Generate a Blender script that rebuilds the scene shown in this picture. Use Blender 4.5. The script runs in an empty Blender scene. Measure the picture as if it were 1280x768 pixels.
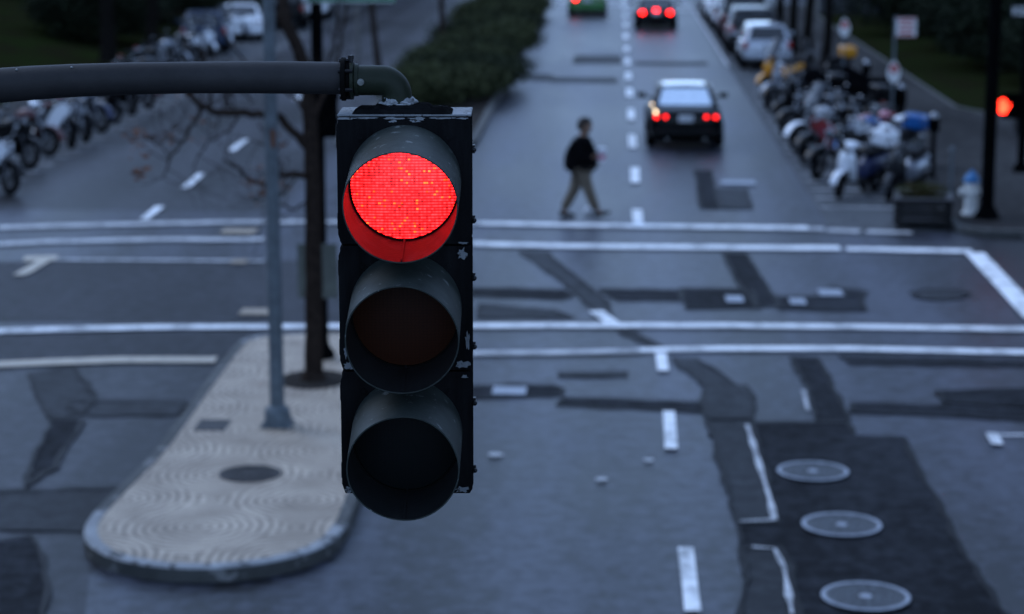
import bpy, math, random
from mathutils import Vector, Matrix
R = math.radians
random.seed(7)
scn = bpy.context.scene
col = scn.collection

# ---------------------------------------------------------------- camera
FPX = 2700.0
PIT = math.atan(534.0 / FPX)
YAW = math.atan(125.0 * math.cos(PIT) / FPX)
H = 6.3
cam_d = bpy.data.cameras.new('camera')
cam = bpy.data.objects.new('camera', cam_d)
col.objects.link(cam)
scn.camera = cam
cam.location = (0, 0, H)
cam.rotation_euler = (math.pi / 2 - PIT, 0, YAW)
cam_d.sensor_width = 36
cam_d.lens = FPX / 1280 * 36
cam_d.clip_start = 0.1
cam_d.clip_end = 5000
cam_d.dof.use_dof = True
cam_d.dof.focus_distance = 5.72
cam_d.dof.aperture_fstop = 3.1

# ---------------------------------------------------------------- light
SUN_EL, SUN_AZ = R(42), R(-55)
world = bpy.data.worlds.new('World')
scn.world = world
world.use_nodes = True
wn = world.node_tree
bg = wn.nodes['Background']
sky = wn.nodes.new('ShaderNodeTexSky')
sky.sky_type = 'NISHITA'
sky.sun_disc = False
sky.sun_elevation = SUN_EL
sky.sun_rotation = SUN_AZ
sky.ozone_density = 1.5
sky.dust_density = 0.6
sky.air_density = 1.0
# thin even overcast at dusk: washed-out sky colour with a cold cast
hs = wn.nodes.new('ShaderNodeHueSaturation'); hs.inputs['Saturation'].default_value = 0.30
tint = wn.nodes.new('ShaderNodeMix'); tint.data_type = 'RGBA'; tint.blend_type = 'MULTIPLY'
tint.inputs['Factor'].default_value = 1.0; tint.inputs['B'].default_value = (0.66, 0.93, 1.40, 1)
wn.links.new(sky.outputs[0], hs.inputs['Color']); wn.links.new(hs.outputs[0], tint.inputs['A'])
wn.links.new(tint.outputs['Result'], bg.inputs[0])
bg.inputs[1].default_value = 0.12
sl = bpy.data.lights.new('sun', 'SUN')
sl.energy = 0.2
sl.angle = R(25)
sl.color = (1.0, 0.97, 0.93)
so = bpy.data.objects.new('sun', sl)
col.objects.link(so)
# travels away from the sun
sd = Vector((math.sin(SUN_AZ) * math.cos(SUN_EL), math.cos(SUN_AZ) * math.cos(SUN_EL), math.sin(SUN_EL)))
so.rotation_euler = (-sd).to_track_quat('-Z', 'Y').to_euler()
so.location = (0, 0, 30)

scn.view_settings.view_transform = 'Standard'
scn.view_settings.look = 'None'
scn.view_settings.exposure = 1.22
scn.view_settings.gamma = 1.0
scn.view_settings.use_curve_mapping = False
scn.cycles.use_denoising = True
scn.cycles.max_bounces = 6
scn.cycles.caustics_reflective = False
scn.cycles.caustics_refractive = False

# ---------------------------------------------------------------- picture <-> place
cR = Matrix.Rotation(YAW, 3, 'Z') @ Matrix.Rotation(math.pi / 2 - PIT, 3, 'X')
def ray(px, py):
    return cR @ Vector(((px - 640) / FPX, -(py - 384) / FPX, -1.0))
def P(px, py, zc):
    return Vector((0, 0, H)) + ray(px, py) * zc
def G(px, py, z=0.0):
    d = ray(px, py)
    t = (z - H) / d.z
    return Vector((0, 0, H)) + d * t
def up(px, py, ytop):
    """height of a thing standing at (px,py) whose top shows at ytop"""
    b = G(px, py); d = ray(px, ytop)
    t = b.y / d.y
    return H + d.z * t

# ---------------------------------------------------------------- materials
MATS = {}
def new_mat(name):
    m = bpy.data.materials.new(name); m.use_nodes = True
    MATS[name] = m
    return m, m.node_tree, m.node_tree.nodes['Principled BSDF']
def rgb(c): return (c[0], c[1], c[2], 1.0)
def paint(name, c, rough=0.5, metal=0.0, coat=0.0, var=0.25, scale=6.0, bump=0.0, bscale=80.0, spec=0.3):
    """paint, cloth, plastic, metal: a base colour broken up by noise"""
    if name in MATS: return MATS[name]
    m, nt, b = new_mat(name)
    tc = nt.nodes.new('ShaderNodeTexCoord')
    n = nt.nodes.new('ShaderNodeTexNoise'); n.inputs['Scale'].default_value = scale
    n.inputs['Detail'].default_value = 5; n.inputs['Roughness'].default_value = 0.65
    nt.links.new(tc.outputs['Object'], n.inputs['Vector'])
    r = nt.nodes.new('ShaderNodeValToRGB')
    r.color_ramp.elements[0].position = 0.3; r.color_ramp.elements[1].position = 0.7
    r.color_ramp.elements[0].color = rgb([x * (1 - var) for x in c])
    r.color_ramp.elements[1].color = rgb([min(1, x * (1 + var)) for x in c])
    nt.links.new(n.outputs['Fac'], r.inputs['Fac'])
    nt.links.new(r.outputs['Color'], b.inputs['Base Color'])
    b.inputs['Roughness'].default_value = rough
    b.inputs['Metallic'].default_value = metal
    b.inputs['Coat Weight'].default_value = coat
    b.inputs['Coat Roughness'].default_value = 0.06
    b.inputs['Specular IOR Level'].default_value = spec
    if bump:
        n2 = nt.nodes.new('ShaderNodeTexNoise'); n2.inputs['Scale'].default_value = bscale
        n2.inputs['Detail'].default_value = 4
        nt.links.new(tc.outputs['Object'], n2.inputs['Vector'])
        bp = nt.nodes.new('ShaderNodeBump'); bp.inputs['Strength'].default_value = bump
        bp.inputs['Distance'].default_value = 0.01
        nt.links.new(n2.outputs['Fac'], bp.inputs['Height'])
        nt.links.new(bp.outputs['Normal'], b.inputs['Normal'])
    return m
def lamp(name, c, e, base=None):
    if name in MATS: return MATS[name]
    m, nt, b = new_mat(name)
    b.inputs['Base Color'].default_value = rgb(base or c)
    b.inputs['Emission Color'].default_value = rgb(c)
    b.inputs['Emission Strength'].default_value = e
    b.inputs['Roughness'].default_value = 0.2
    return m

def asphalt(name, lo, hi, tracks_sheen=False, rough=0.55, spec=0.4):
    m, nt, b = new_mat(name)
    b.inputs['Specular IOR Level'].default_value = spec
    L = nt.links.new
    tc = nt.nodes.new('ShaderNodeTexCoord')
    big = nt.nodes.new('ShaderNodeTexNoise'); big.inputs['Scale'].default_value = 0.35
    big.inputs['Detail'].default_value = 8; big.inputs['Roughness'].default_value = 0.62
    fine = nt.nodes.new('ShaderNodeTexNoise'); fine.inputs['Scale'].default_value = 4.5
    fine.inputs['Detail'].default_value = 9; fine.inputs['Roughness'].default_value = 0.72
    mp = nt.nodes.new('ShaderNodeMapping'); mp.inputs['Scale'].default_value = (1.0, 0.28, 1.0)
    L(tc.outputs['Object'], mp.inputs['Vector'])
    L(mp.outputs['Vector'], big.inputs['Vector']); L(tc.outputs['Object'], fine.inputs['Vector'])
    mx = nt.nodes.new('ShaderNodeMath'); mx.operation = 'MULTIPLY_ADD'
    mx.inputs[1].default_value = 0.75
    L(fine.outputs['Fac'], mx.inputs[0]); 
    sc = nt.nodes.new('ShaderNodeMath'); sc.operation = 'MULTIPLY'; sc.inputs[1].default_value = 0.75
    L(big.outputs['Fac'], sc.inputs[0]); L(sc.outputs[0], mx.inputs[2])
    src = mx.outputs[0]
    if tracks_sheen:
        # paler worn wheel paths, placed so they also paint in the centre-lane sheen
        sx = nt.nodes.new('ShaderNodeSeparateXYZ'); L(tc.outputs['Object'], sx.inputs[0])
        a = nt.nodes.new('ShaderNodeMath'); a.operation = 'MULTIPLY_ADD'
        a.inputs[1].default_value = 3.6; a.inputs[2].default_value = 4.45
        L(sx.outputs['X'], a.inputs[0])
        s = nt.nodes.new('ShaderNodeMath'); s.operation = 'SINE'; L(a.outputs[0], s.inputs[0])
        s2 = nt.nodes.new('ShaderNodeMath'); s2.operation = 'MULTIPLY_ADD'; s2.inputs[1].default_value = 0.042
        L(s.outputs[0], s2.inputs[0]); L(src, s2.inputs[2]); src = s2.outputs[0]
    r = nt.nodes.new('ShaderNodeValToRGB')
    r.color_ramp.elements[0].position = 0.655; r.color_ramp.elements[1].position = 0.865
    r.color_ramp.elements[0].color = rgb(lo); r.color_ramp.elements[1].color = rgb(hi)
    L(src, r.inputs['Fac']); L(r.outputs['Color'], b.inputs['Base Color'])
    # hairline cracks
    vo = nt.nodes.new('ShaderNodeTexVoronoi'); vo.feature = 'DISTANCE_TO_EDGE'; vo.inputs['Scale'].default_value = 0.33
    wv = nt.nodes.new('ShaderNodeTexNoise'); wv.inputs['Scale'].default_value = 1.3; wv.inputs['Detail'].default_value = 5
    L(tc.outputs['Object'], wv.inputs['Vector'])
    ad = nt.nodes.new('ShaderNodeVectorMath'); ad.operation = 'MULTIPLY_ADD'
    ad.inputs[1].default_value = (1.6, 1.6, 0)
    L(wv.outputs['Color'], ad.inputs[0]); L(tc.outputs['Object'], ad.inputs[2])
    L(ad.outputs[0], vo.inputs['Vector'])
    cr = nt.nodes.new('ShaderNodeValToRGB')
    cr.color_ramp.elements[0].position = 0.0; cr.color_ramp.elements[0].color = (0.45, 0.45, 0.45, 1)
    cr.color_ramp.elements[1].position = 0.02; cr.color_ramp.elements[1].color = (1, 1, 1, 1)
    L(vo.outputs['Distance'], cr.inputs['Fac'])
    mm = nt.nodes.new('ShaderNodeMix'); mm.data_type = 'RGBA'; mm.blend_type = 'MULTIPLY'
    mm.inputs['Factor'].default_value = 0.7
    L(r.outputs['Color'], mm.inputs['A']); L(cr.outputs['Color'], mm.inputs['B'])
    L(mm.outputs['Result'], b.inputs['Base Color'])
    rr = nt.nodes.new('ShaderNodeMapRange'); rr.inputs['To Min'].default_value = rough - 0.1; rr.inputs['To Max'].default_value = rough + 0.15
    L(big.outputs['Fac'], rr.inputs['Value']); L(rr.outputs[0], b.inputs['Roughness'])
    bp = nt.nodes.new('ShaderNodeBump'); bp.inputs['Strength'].default_value = 0.35; bp.inputs['Distance'].default_value = 0.01
    L(fine.outputs['Fac'], bp.inputs['Height']); L(bp.outputs['Normal'], b.inputs['Normal'])
    return m

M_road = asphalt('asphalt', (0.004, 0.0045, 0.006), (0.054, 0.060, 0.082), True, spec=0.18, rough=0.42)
M_patch = asphalt('asphalt_dark', (0.006, 0.0065, 0.008), (0.030, 0.033, 0.040), rough=0.75, spec=0.05)
M_patch2 = asphalt('asphalt_mid', (0.010, 0.011, 0.013), (0.038, 0.042, 0.048), rough=0.65, spec=0.12)
M_conc = asphalt('gutter_concrete', (0.034, 0.036, 0.040), (0.085, 0.090, 0.097), rough=0.65, spec=.15)
M_walk = asphalt('pavement_concrete', (0.018, 0.017, 0.017), (0.048, 0.047, 0.047), rough=0.8, spec=.05)
M_cross = asphalt('asphalt_side', (0.008, 0.0085, 0.011), (0.038, 0.040, 0.048), rough=0.6, spec=0.12)

def worn_white(name, c, under, wear=0.5):
    m, nt, b = new_mat(name); L = nt.links.new
    tc = nt.nodes.new('ShaderNodeTexCoord')
    n = nt.nodes.new('ShaderNodeTexNoise'); n.inputs['Scale'].default_value = 2.2; n.inputs['Detail'].default_value = 9
    n.inputs['Roughness'].default_value = 0.75
    L(tc.outputs['Object'], n.inputs['Vector'])
    r = nt.nodes.new('ShaderNodeValToRGB')
    r.color_ramp.elements[0].position = wear - 0.14; r.color_ramp.elements[1].position = wear + 0.06
    r.color_ramp.elements[0].color = rgb(under); r.color_ramp.elements[1].color = rgb(c)
    L(n.outputs['Fac'], r.inputs['Fac']); L(r.outputs['Color'], b.inputs['Base Color'])
    b.inputs['Roughness'].default_value = 0.6
    return m
M_line = worn_white('road_paint', (0.84, 0.86, 0.88), (0.16, 0.17, 0.18), 0.465)
M_line_old = worn_white('road_paint_worn', (0.52, 0.53, 0.55), (0.13, 0.135, 0.14), 0.5)
M_line_beige = worn_white('road_paint_beige', (0.48, 0.42, 0.33), (0.14, 0.13, 0.12), 0.46)

def lawn_mat():
    m, nt, b = new_mat('lawn_grass'); L = nt.links.new
    tc = nt.nodes.new('ShaderNodeTexCoord')
    n = nt.nodes.new('ShaderNodeTexNoise'); n.inputs['Scale'].default_value = 0.7; n.inputs['Detail'].default_value = 9; n.inputs['Roughness'].default_value = 0.75
    L(tc.outputs['Object'], n.inputs['Vector'])
    r = nt.nodes.new('ShaderNodeValToRGB')
    r.color_ramp.elements[0].position = 0.35; r.color_ramp.elements[0].color = (0.014, 0.011, 0.007, 1)
    r.color_ramp.elements[1].position = 0.62; r.color_ramp.elements[1].color = (0.013, 0.021, 0.006, 1)
    L(n.outputs['Fac'], r.inputs['Fac']); L(r.outputs['Color'], b.inputs['Base Color'])
    b.inputs['Roughness'].default_value = 0.95; b.inputs['Specular IOR Level'].default_value = 0.0
    return m
M_lawn = lawn_mat()

def fan_paving():
    m, nt, b = new_mat('fan_paving'); L = nt.links.new
    tc = nt.nodes.new('ShaderNodeTexCoord')
    mp = nt.nodes.new('ShaderNodeMapping'); mp.inputs['Rotation'].default_value = (0, 0, R(43)); mp.inputs['Location'].default_value = (0.3, 0.25, 0)
    L(tc.outputs['Object'], mp.inputs['Vector'])
    vo = nt.nodes.new('ShaderNodeTexVoronoi'); vo.voronoi_dimensions = '2D'; vo.inputs['Scale'].default_value = 0.74; vo.inputs['Randomness'].default_value = 0.0
    L(mp.outputs['Vector'], vo.inputs['Vector'])
    a = nt.nodes.new('ShaderNodeMath'); a.operation = 'MULTIPLY'; a.inputs[1].default_value = 88.0
    wn_ = nt.nodes.new('ShaderNodeTexNoise'); wn_.inputs['Scale'].default_value = 5.0; wn_.inputs['Detail'].default_value = 4
    L(tc.outputs['Object'], wn_.inputs['Vector'])
    wa = nt.nodes.new('ShaderNodeMath'); wa.operation = 'MULTIPLY_ADD'; wa.inputs[1].default_value = 0.06
    L(wn_.outputs['Fac'], wa.inputs[0]); L(vo.outputs['Distance'], wa.inputs[2])
    L(wa.outputs[0], a.inputs[0])
    s = nt.nodes.new('ShaderNodeMath'); s.operation = 'SINE'; L(a.outputs[0], s.inputs[0])
    n = nt.nodes.new('ShaderNodeTexNoise'); n.inputs['Scale'].default_value = 2.0; n.inputs['Detail'].default_value = 8
    L(tc.outputs['Object'], n.inputs['Vector'])
    r = nt.nodes.new('ShaderNodeValToRGB')
    r.color_ramp.elements[0].position = 0.25; r.color_ramp.elements[0].color = (0.30, 0.24, 0.18, 1)
    r.color_ramp.elements[1].position = 0.75; r.color_ramp.elements[1].color = (0.55, 0.46, 0.36, 1)
    L(n.outputs['Fac'], r.inputs['Fac'])
    g = nt.nodes.new('ShaderNodeValToRGB')
    g.color_ramp.elements[0].position = 0.05; g.color_ramp.elements[0].color = (0.47, 0.45, 0.43, 1)
    g.color_ramp.elements[1].position = 0.65; g.color_ramp.elements[1].color = (1, 1, 1, 1)
    h = nt.nodes.new('ShaderNodeMapRange'); h.inputs['From Min'].default_value = -1; L(s.outputs[0], h.inputs['Value'])
    L(h.outputs[0], g.inputs['Fac'])
    mm = nt.nodes.new('ShaderNodeMix'); mm.data_type = 'RGBA'; mm.blend_type = 'MULTIPLY'; mm.inputs['Factor'].default_value = 1
    L(r.outputs['Color'], mm.inputs['A']); L(g.outputs['Color'], mm.inputs['B'])
    L(mm.outputs['Result'], b.inputs['Base Color'])
    bp = nt.nodes.new('ShaderNodeBump'); bp.inputs['Strength'].default_value = 0.5; bp.inputs['Distance'].default_value = 0.012
    L(h.outputs[0], bp.inputs['Height']); L(bp.outputs['Normal'], b.inputs['Normal'])
    b.inputs['Roughness'].default_value = 0.7
    return m
M_fan = fan_paving()

def weathered(name, c, chip, amount, scale=9.0, rough=0.5, streak=True, metal=0.0, spec=0.5, hi=1.5):
    """painted metal with chips that show the pale primer under it, and rain streaks"""
    m, nt, b = new_mat(name); L = nt.links.new
    tc = nt.nodes.new('ShaderNodeTexCoord')
    mp = nt.nodes.new('ShaderNodeMapping'); mp.inputs['Scale'].default_value = (9, 9, 1.2) if streak else (2, 2, 2)
    L(tc.outputs['Object'], mp.inputs['Vector'])
    n = nt.nodes.new('ShaderNodeTexNoise'); n.inputs['Scale'].default_value = 1.5; n.inputs['Detail'].default_value = 8; n.inputs['Roughness'].default_value = 0.7
    L(mp.outputs['Vector'], n.inputs['Vector'])
    r = nt.nodes.new('ShaderNodeValToRGB')
    r.color_ramp.elements[0].position = 0.3; r.color_ramp.elements[0].color = rgb([x * 0.65 for x in c])
    r.color_ramp.elements[1].position = 0.75; r.color_ramp.elements[1].color = rgb([x * hi for x in c])
    L(n.outputs['Fac'], r.inputs['Fac'])
    n2 = nt.nodes.new('ShaderNodeTexNoise'); n2.inputs['Scale'].default_value = scale; n2.inputs['Detail'].default_value = 10; n2.inputs['Roughness'].default_value = 0.62
    L(tc.outputs['Object'], n2.inputs['Vector'])
    k = nt.nodes.new('ShaderNodeValToRGB')
    k.color_ramp.elements[0].position = 1 - amount - 0.012; k.color_ramp.elements[0].color = (0, 0, 0, 1)
    k.color_ramp.elements[1].position = 1 - amount + 0.012; k.color_ramp.elements[1].color = (1, 1, 1, 1)
    L(n2.outputs['Fac'], k.inputs['Fac'])
    mm = nt.nodes.new('ShaderNodeMix'); mm.data_type = 'RGBA'
    L(k.outputs['Color'], mm.inputs['Factor']); L(r.outputs['Color'], mm.inputs['A']); mm.inputs['B'].default_value = rgb(chip)
    L(mm.outputs['Result'], b.inputs['Base Color'])
    b.inputs['Roughness'].default_value = rough; b.inputs['Metallic'].default_value = metal; b.inputs['Specular IOR Level'].default_value = spec
    n3 = nt.nodes.new('ShaderNodeTexNoise'); n3.inputs['Scale'].default_value = 120; n3.inputs['Detail'].default_value = 3
    L(tc.outputs['Object'], n3.inputs['Vector'])
    bp = nt.nodes.new('ShaderNodeBump'); bp.inputs['Strength'].default_value = 0.15; bp.inputs['Distance'].default_value = 0.004
    L(n3.outputs['Fac'], bp.inputs['Height']); L(bp.outputs['Normal'], b.inputs['Normal'])
    return m
M_house = weathered('signal_black_paint', (0.0045, 0.0047, 0.0052), (0.14, 0.155, 0.17), 0.30, 13, spec=0.0, hi=3.0)
M_chip = weathered('bare_primer', (0.15, 0.165, 0.18), (0.03, 0.03, 0.03), 0.42, 60, rough=0.7)
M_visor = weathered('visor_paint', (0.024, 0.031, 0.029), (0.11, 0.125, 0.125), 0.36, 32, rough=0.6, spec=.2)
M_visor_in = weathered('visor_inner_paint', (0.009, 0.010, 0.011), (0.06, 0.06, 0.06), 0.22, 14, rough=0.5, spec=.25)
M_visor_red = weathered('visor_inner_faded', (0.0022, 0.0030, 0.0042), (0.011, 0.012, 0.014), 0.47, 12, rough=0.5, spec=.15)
M_arm = weathered('arm_paint', (0.024, 0.0235, 0.025), (0.25, 0.25, 0.26), 0.2, 30, rough=0.6, streak=False, spec=.15)
M_elbow = weathered('elbow_paint', (0.016, 0.021, 0.014), (0.20, 0.22, 0.2), 0.27, 25, rough=0.5, streak=False, metal=0.0, spec=.12)
M_iron = paint('dark_iron', (0.02, 0.02, 0.022), 0.4, 0.6, var=0.4, scale=20)
M_bolt = paint('bolt_steel', (0.14, 0.15, 0.15), 0.35, 0.8, var=0.4, scale=40)
M_seal = paint('sealant', (0.25, 0.27, 0.29), 0.6, 0.0, var=0.5, scale=30, bump=0.6, bscale=60)
M_gasket = paint('gasket_rubber', (0.004, 0.004, 0.004), 0.8, spec=.05)

def led_mat():
    m, nt, b = new_mat('red_led_lens'); L = nt.links.new
    tc = nt.nodes.new('ShaderNodeTexCoord')
    sp = nt.nodes.new('ShaderNodeSeparateXYZ'); L(tc.outputs['Object'], sp.inputs[0])
    def sine(out, k, lo, hi):
        a = nt.nodes.new('ShaderNodeMath'); a.operation = 'MULTIPLY'; a.inputs[1].default_value = k; L(out, a.inputs[0])
        s = nt.nodes.new('ShaderNodeMath'); s.operation = 'SINE'; L(a.outputs[0], s.inputs[0])
        q = nt.nodes.new('ShaderNodeMapRange'); q.inputs['From Min'].default_value = -1; q.inputs['To Min'].default_value = lo; q.inputs['To Max'].default_value = hi
        L(s.outputs[0], q.inputs['Value']); return q.outputs[0]
    rows = sine(sp.outputs['Z'], 2 * math.pi / 0.0078, 0.03, 1.0)
    cols = sine(sp.outputs['X'], 2 * math.pi / 0.0105, 0.6, 1.0)
    mp = nt.nodes.new('ShaderNodeMapping'); mp.inputs['Scale'].default_value = (150, 0.01, 128); L(tc.outputs['Object'], mp.inputs['Vector'])
    vo = nt.nodes.new('ShaderNodeTexVoronoi'); vo.inputs['Scale'].default_value = 1.0; vo.inputs['Randomness'].default_value = 0.35
    L(mp.outputs['Vector'], vo.inputs['Vector'])
    sc = nt.nodes.new('ShaderNodeSeparateColor'); L(vo.outputs['Color'], sc.inputs[0])
    cell = nt.nodes.new('ShaderNodeMapRange'); cell.inputs['To Min'].default_value = 0.3; cell.inputs['To Max'].default_value = 1.3; L(sc.outputs[0], cell.inputs['Value'])
    n = nt.nodes.new('ShaderNodeTexNoise'); n.inputs['Scale'].default_value = 14; n.inputs['Detail'].default_value = 3; L(tc.outputs['Object'], n.inputs['Vector'])
    nr = nt.nodes.new('ShaderNodeMapRange'); nr.inputs['From Min'].default_value = 0.3; nr.inputs['From Max'].default_value = 0.7
    nr.inputs['To Min'].default_value = 0.7; nr.inputs['To Max'].default_value = 1.25; L(n.outputs['Fac'], nr.inputs['Value'])
    out = rows
    for o in (cols, cell.outputs[0], nr.outputs[0]):
        k = nt.nodes.new('ShaderNodeMath'); k.operation = 'MULTIPLY'; L(out, k.inputs[0]); L(o, k.inputs[1]); out = k.outputs[0]
    st = nt.nodes.new('ShaderNodeMath'); st.operation = 'MULTIPLY'; st.inputs[1].default_value = 4.6; L(out, st.inputs[0])
    hot = nt.nodes.new('ShaderNodeMath'); hot.operation = 'GREATER_THAN'; hot.inputs[1].default_value = 0.945; L(sc.outputs[1], hot.inputs[0])
    mm = nt.nodes.new('ShaderNodeMix'); mm.data_type = 'RGBA'
    mm.inputs['A'].default_value = (1, 0.010, 0.012, 1); mm.inputs['B'].default_value = (1, 0.05, 0.010, 1)
    L(hot.outputs[0], mm.inputs['Factor']); L(mm.outputs['Result'], b.inputs['Emission Color'])
    L(st.outputs[0], b.inputs['Emission Strength'])
    b.inputs['Base Color'].default_value = (0.25, 0.01, 0.01, 1); b.inputs['Roughness'].default_value = 0.25
    return m
M_led = led_mat()
def lens_mat(name, c, glow=None):
    m, nt, b = new_mat(name); L = nt.links.new
    tc = nt.nodes.new('ShaderNodeTexCoord')
    mp = nt.nodes.new('ShaderNodeMapping'); mp.inputs['Scale'].default_value = (95, 0.01, 120); L(tc.outputs['Object'], mp.inputs['Vector'])
    vo = nt.nodes.new('ShaderNodeTexVoronoi'); vo.inputs['Scale'].default_value = 1.0; vo.inputs['Randomness'].default_value = 0.1
    L(mp.outputs['Vector'], vo.inputs['Vector'])
    r = nt.nodes.new('ShaderNodeValToRGB'); r.color_ramp.elements[0].color = rgb(c); r.color_ramp.elements[1].color = rgb([x * 0.45 for x in c])
    L(vo.outputs['Distance'], r.inputs['Fac']); L(r.outputs['Color'], b.inputs['Base Color'])
    bp = nt.nodes.new('ShaderNodeBump'); bp.inputs['Strength'].default_value = 0.15; bp.inputs['Distance'].default_value = 0.002
    L(vo.outputs['Distance'], bp.inputs['Height']); L(bp.outputs['Normal'], b.inputs['Normal'])
    b.inputs['Roughness'].default_value = 0.5; b.inputs['Specular IOR Level'].default_value = 0.12
    return m
M_amber = lens_mat('amber_lens', (0.034, 0.008, 0.002))
M_green = lens_mat('green_lens', (0.001, 0.003, 0.004))

M_rubber = paint('tyre_rubber', (0.006, 0.006, 0.007), 0.9, spec=0.0)
M_black = paint('black_plastic', (0.008, 0.008, 0.009), 0.6, spec=.05)
M_alloy = paint('alloy', (0.03, 0.031, 0.034), 0.55, 0.2, var=0.15)
M_chrome = paint('chrome', (0.24, 0.25, 0.27), 0.25, 1.0, var=0.2)
M_engine = paint('engine_metal', (0.03, 0.03, 0.033), 0.5, 0.2, var=0.4, scale=20)
M_glass = paint('car_glass', (0.012, 0.014, 0.017), 0.04, 0.0, coat=1.0, var=0.1)
M_clearglass = paint('pale_windscreen', (0.06, 0.065, 0.075), 0.15, 0.0, coat=.3, var=0.15)
M_seat = paint('seat_vinyl', (0.007, 0.007, 0.008), 0.7, spec=.05, bump=0.2)
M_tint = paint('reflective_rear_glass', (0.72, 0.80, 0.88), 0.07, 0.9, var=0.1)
M_plate = paint('number_plate', (0.55, 0.57, 0.6), 0.4)
M_tail = lamp('tail_lamp_lit', (1.0, 0.012, 0.010), 2.4)
M_tail_hot = lamp('tail_lamp_bright', (1.0, 0.012, 0.010), 6.5)
M_tail_off = paint('tail_lamp_unlit', (0.28, 0.012, 0.012), 0.2, coat=0.8)
M_turn = lamp('turn_lamp_lit', (1.0, 0.72, 0.42), 3.0)
M_galv = paint('galvanised_steel', (0.105, 0.125, 0.14), 0.7, 0.0, var=0.3, scale=9)
M_pole_black = paint('pole_black', (0.003, 0.0032, 0.0036), 0.8, var=0.4, spec=0.0)
M_bark = paint('bark', (0.030, 0.022, 0.018), 0.95, var=0.5, scale=14, bump=1.0, bscale=30, spec=0.0)
M_bark_dark = paint('bark_dark', (0.010, 0.009, 0.008), 0.95, var=0.5, scale=10, bump=1.0, bscale=30, spec=0.0)
M_deadleaf = paint('dead_leaf', (0.13, 0.048, 0.022), 0.8, var=0.5, scale=3)
M_soil = paint('soil', (0.025, 0.021, 0.018), 0.95, var=0.5, scale=12, bump=1.0, spec=0.1)
M_cover = paint('cast_iron_cover', (0.030, 0.026, 0.025), 0.6, 0.3, var=0.5, scale=25, bump=0.6, bscale=45)
M_cover2 = paint('worn_iron_rim', (0.30, 0.33, 0.38), 0.55, 0.1, var=0.4, scale=12)
M_cover3 = paint('iron_cover_face', (0.022, 0.024, 0.028), 0.5, 0.2, var=0.6, scale=16, bump=0.8, bscale=40)
M_kerb = weathered('kerb_stone', (0.050, 0.052, 0.050), (0.16, 0.16, 0.16), 0.40, 6, rough=0.8, streak=False)
M_kerb_white = weathered('kerb_painted', (0.24, 0.25, 0.26), (0.06, 0.06, 0.06), 0.45, 5, rough=0.7, streak=False)

def leaf_mat(name, c1, c2):
    m, nt, b = new_mat(name); L = nt.links.new
    g = nt.nodes.new('ShaderNodeNewGeometry')
    r = nt.nodes.new('ShaderNodeValToRGB'); r.color_ramp.elements[0].color = rgb(c1); r.color_ramp.elements[1].color = rgb(c2)
    L(g.outputs['Random Per Island'], r.inputs['Fac']); L(r.outputs['Color'], b.inputs['Base Color'])
    b.inputs['Roughness'].default_value = 0.8; b.inputs['Specular IOR Level'].default_value = 0.03
    return m
M_leaf = leaf_mat('shrub_leaf', (0.020, 0.026, 0.013), (0.075, 0.085, 0.040))
M_leaf2 = leaf_mat('shrub_leaf_dark', (0.012, 0.017, 0.010), (0.038, 0.046, 0.024))
M_leaf3 = leaf_mat('dry_leaf', (0.05, 0.03, 0.015), (0.045, 0.06, 0.02))

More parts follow.
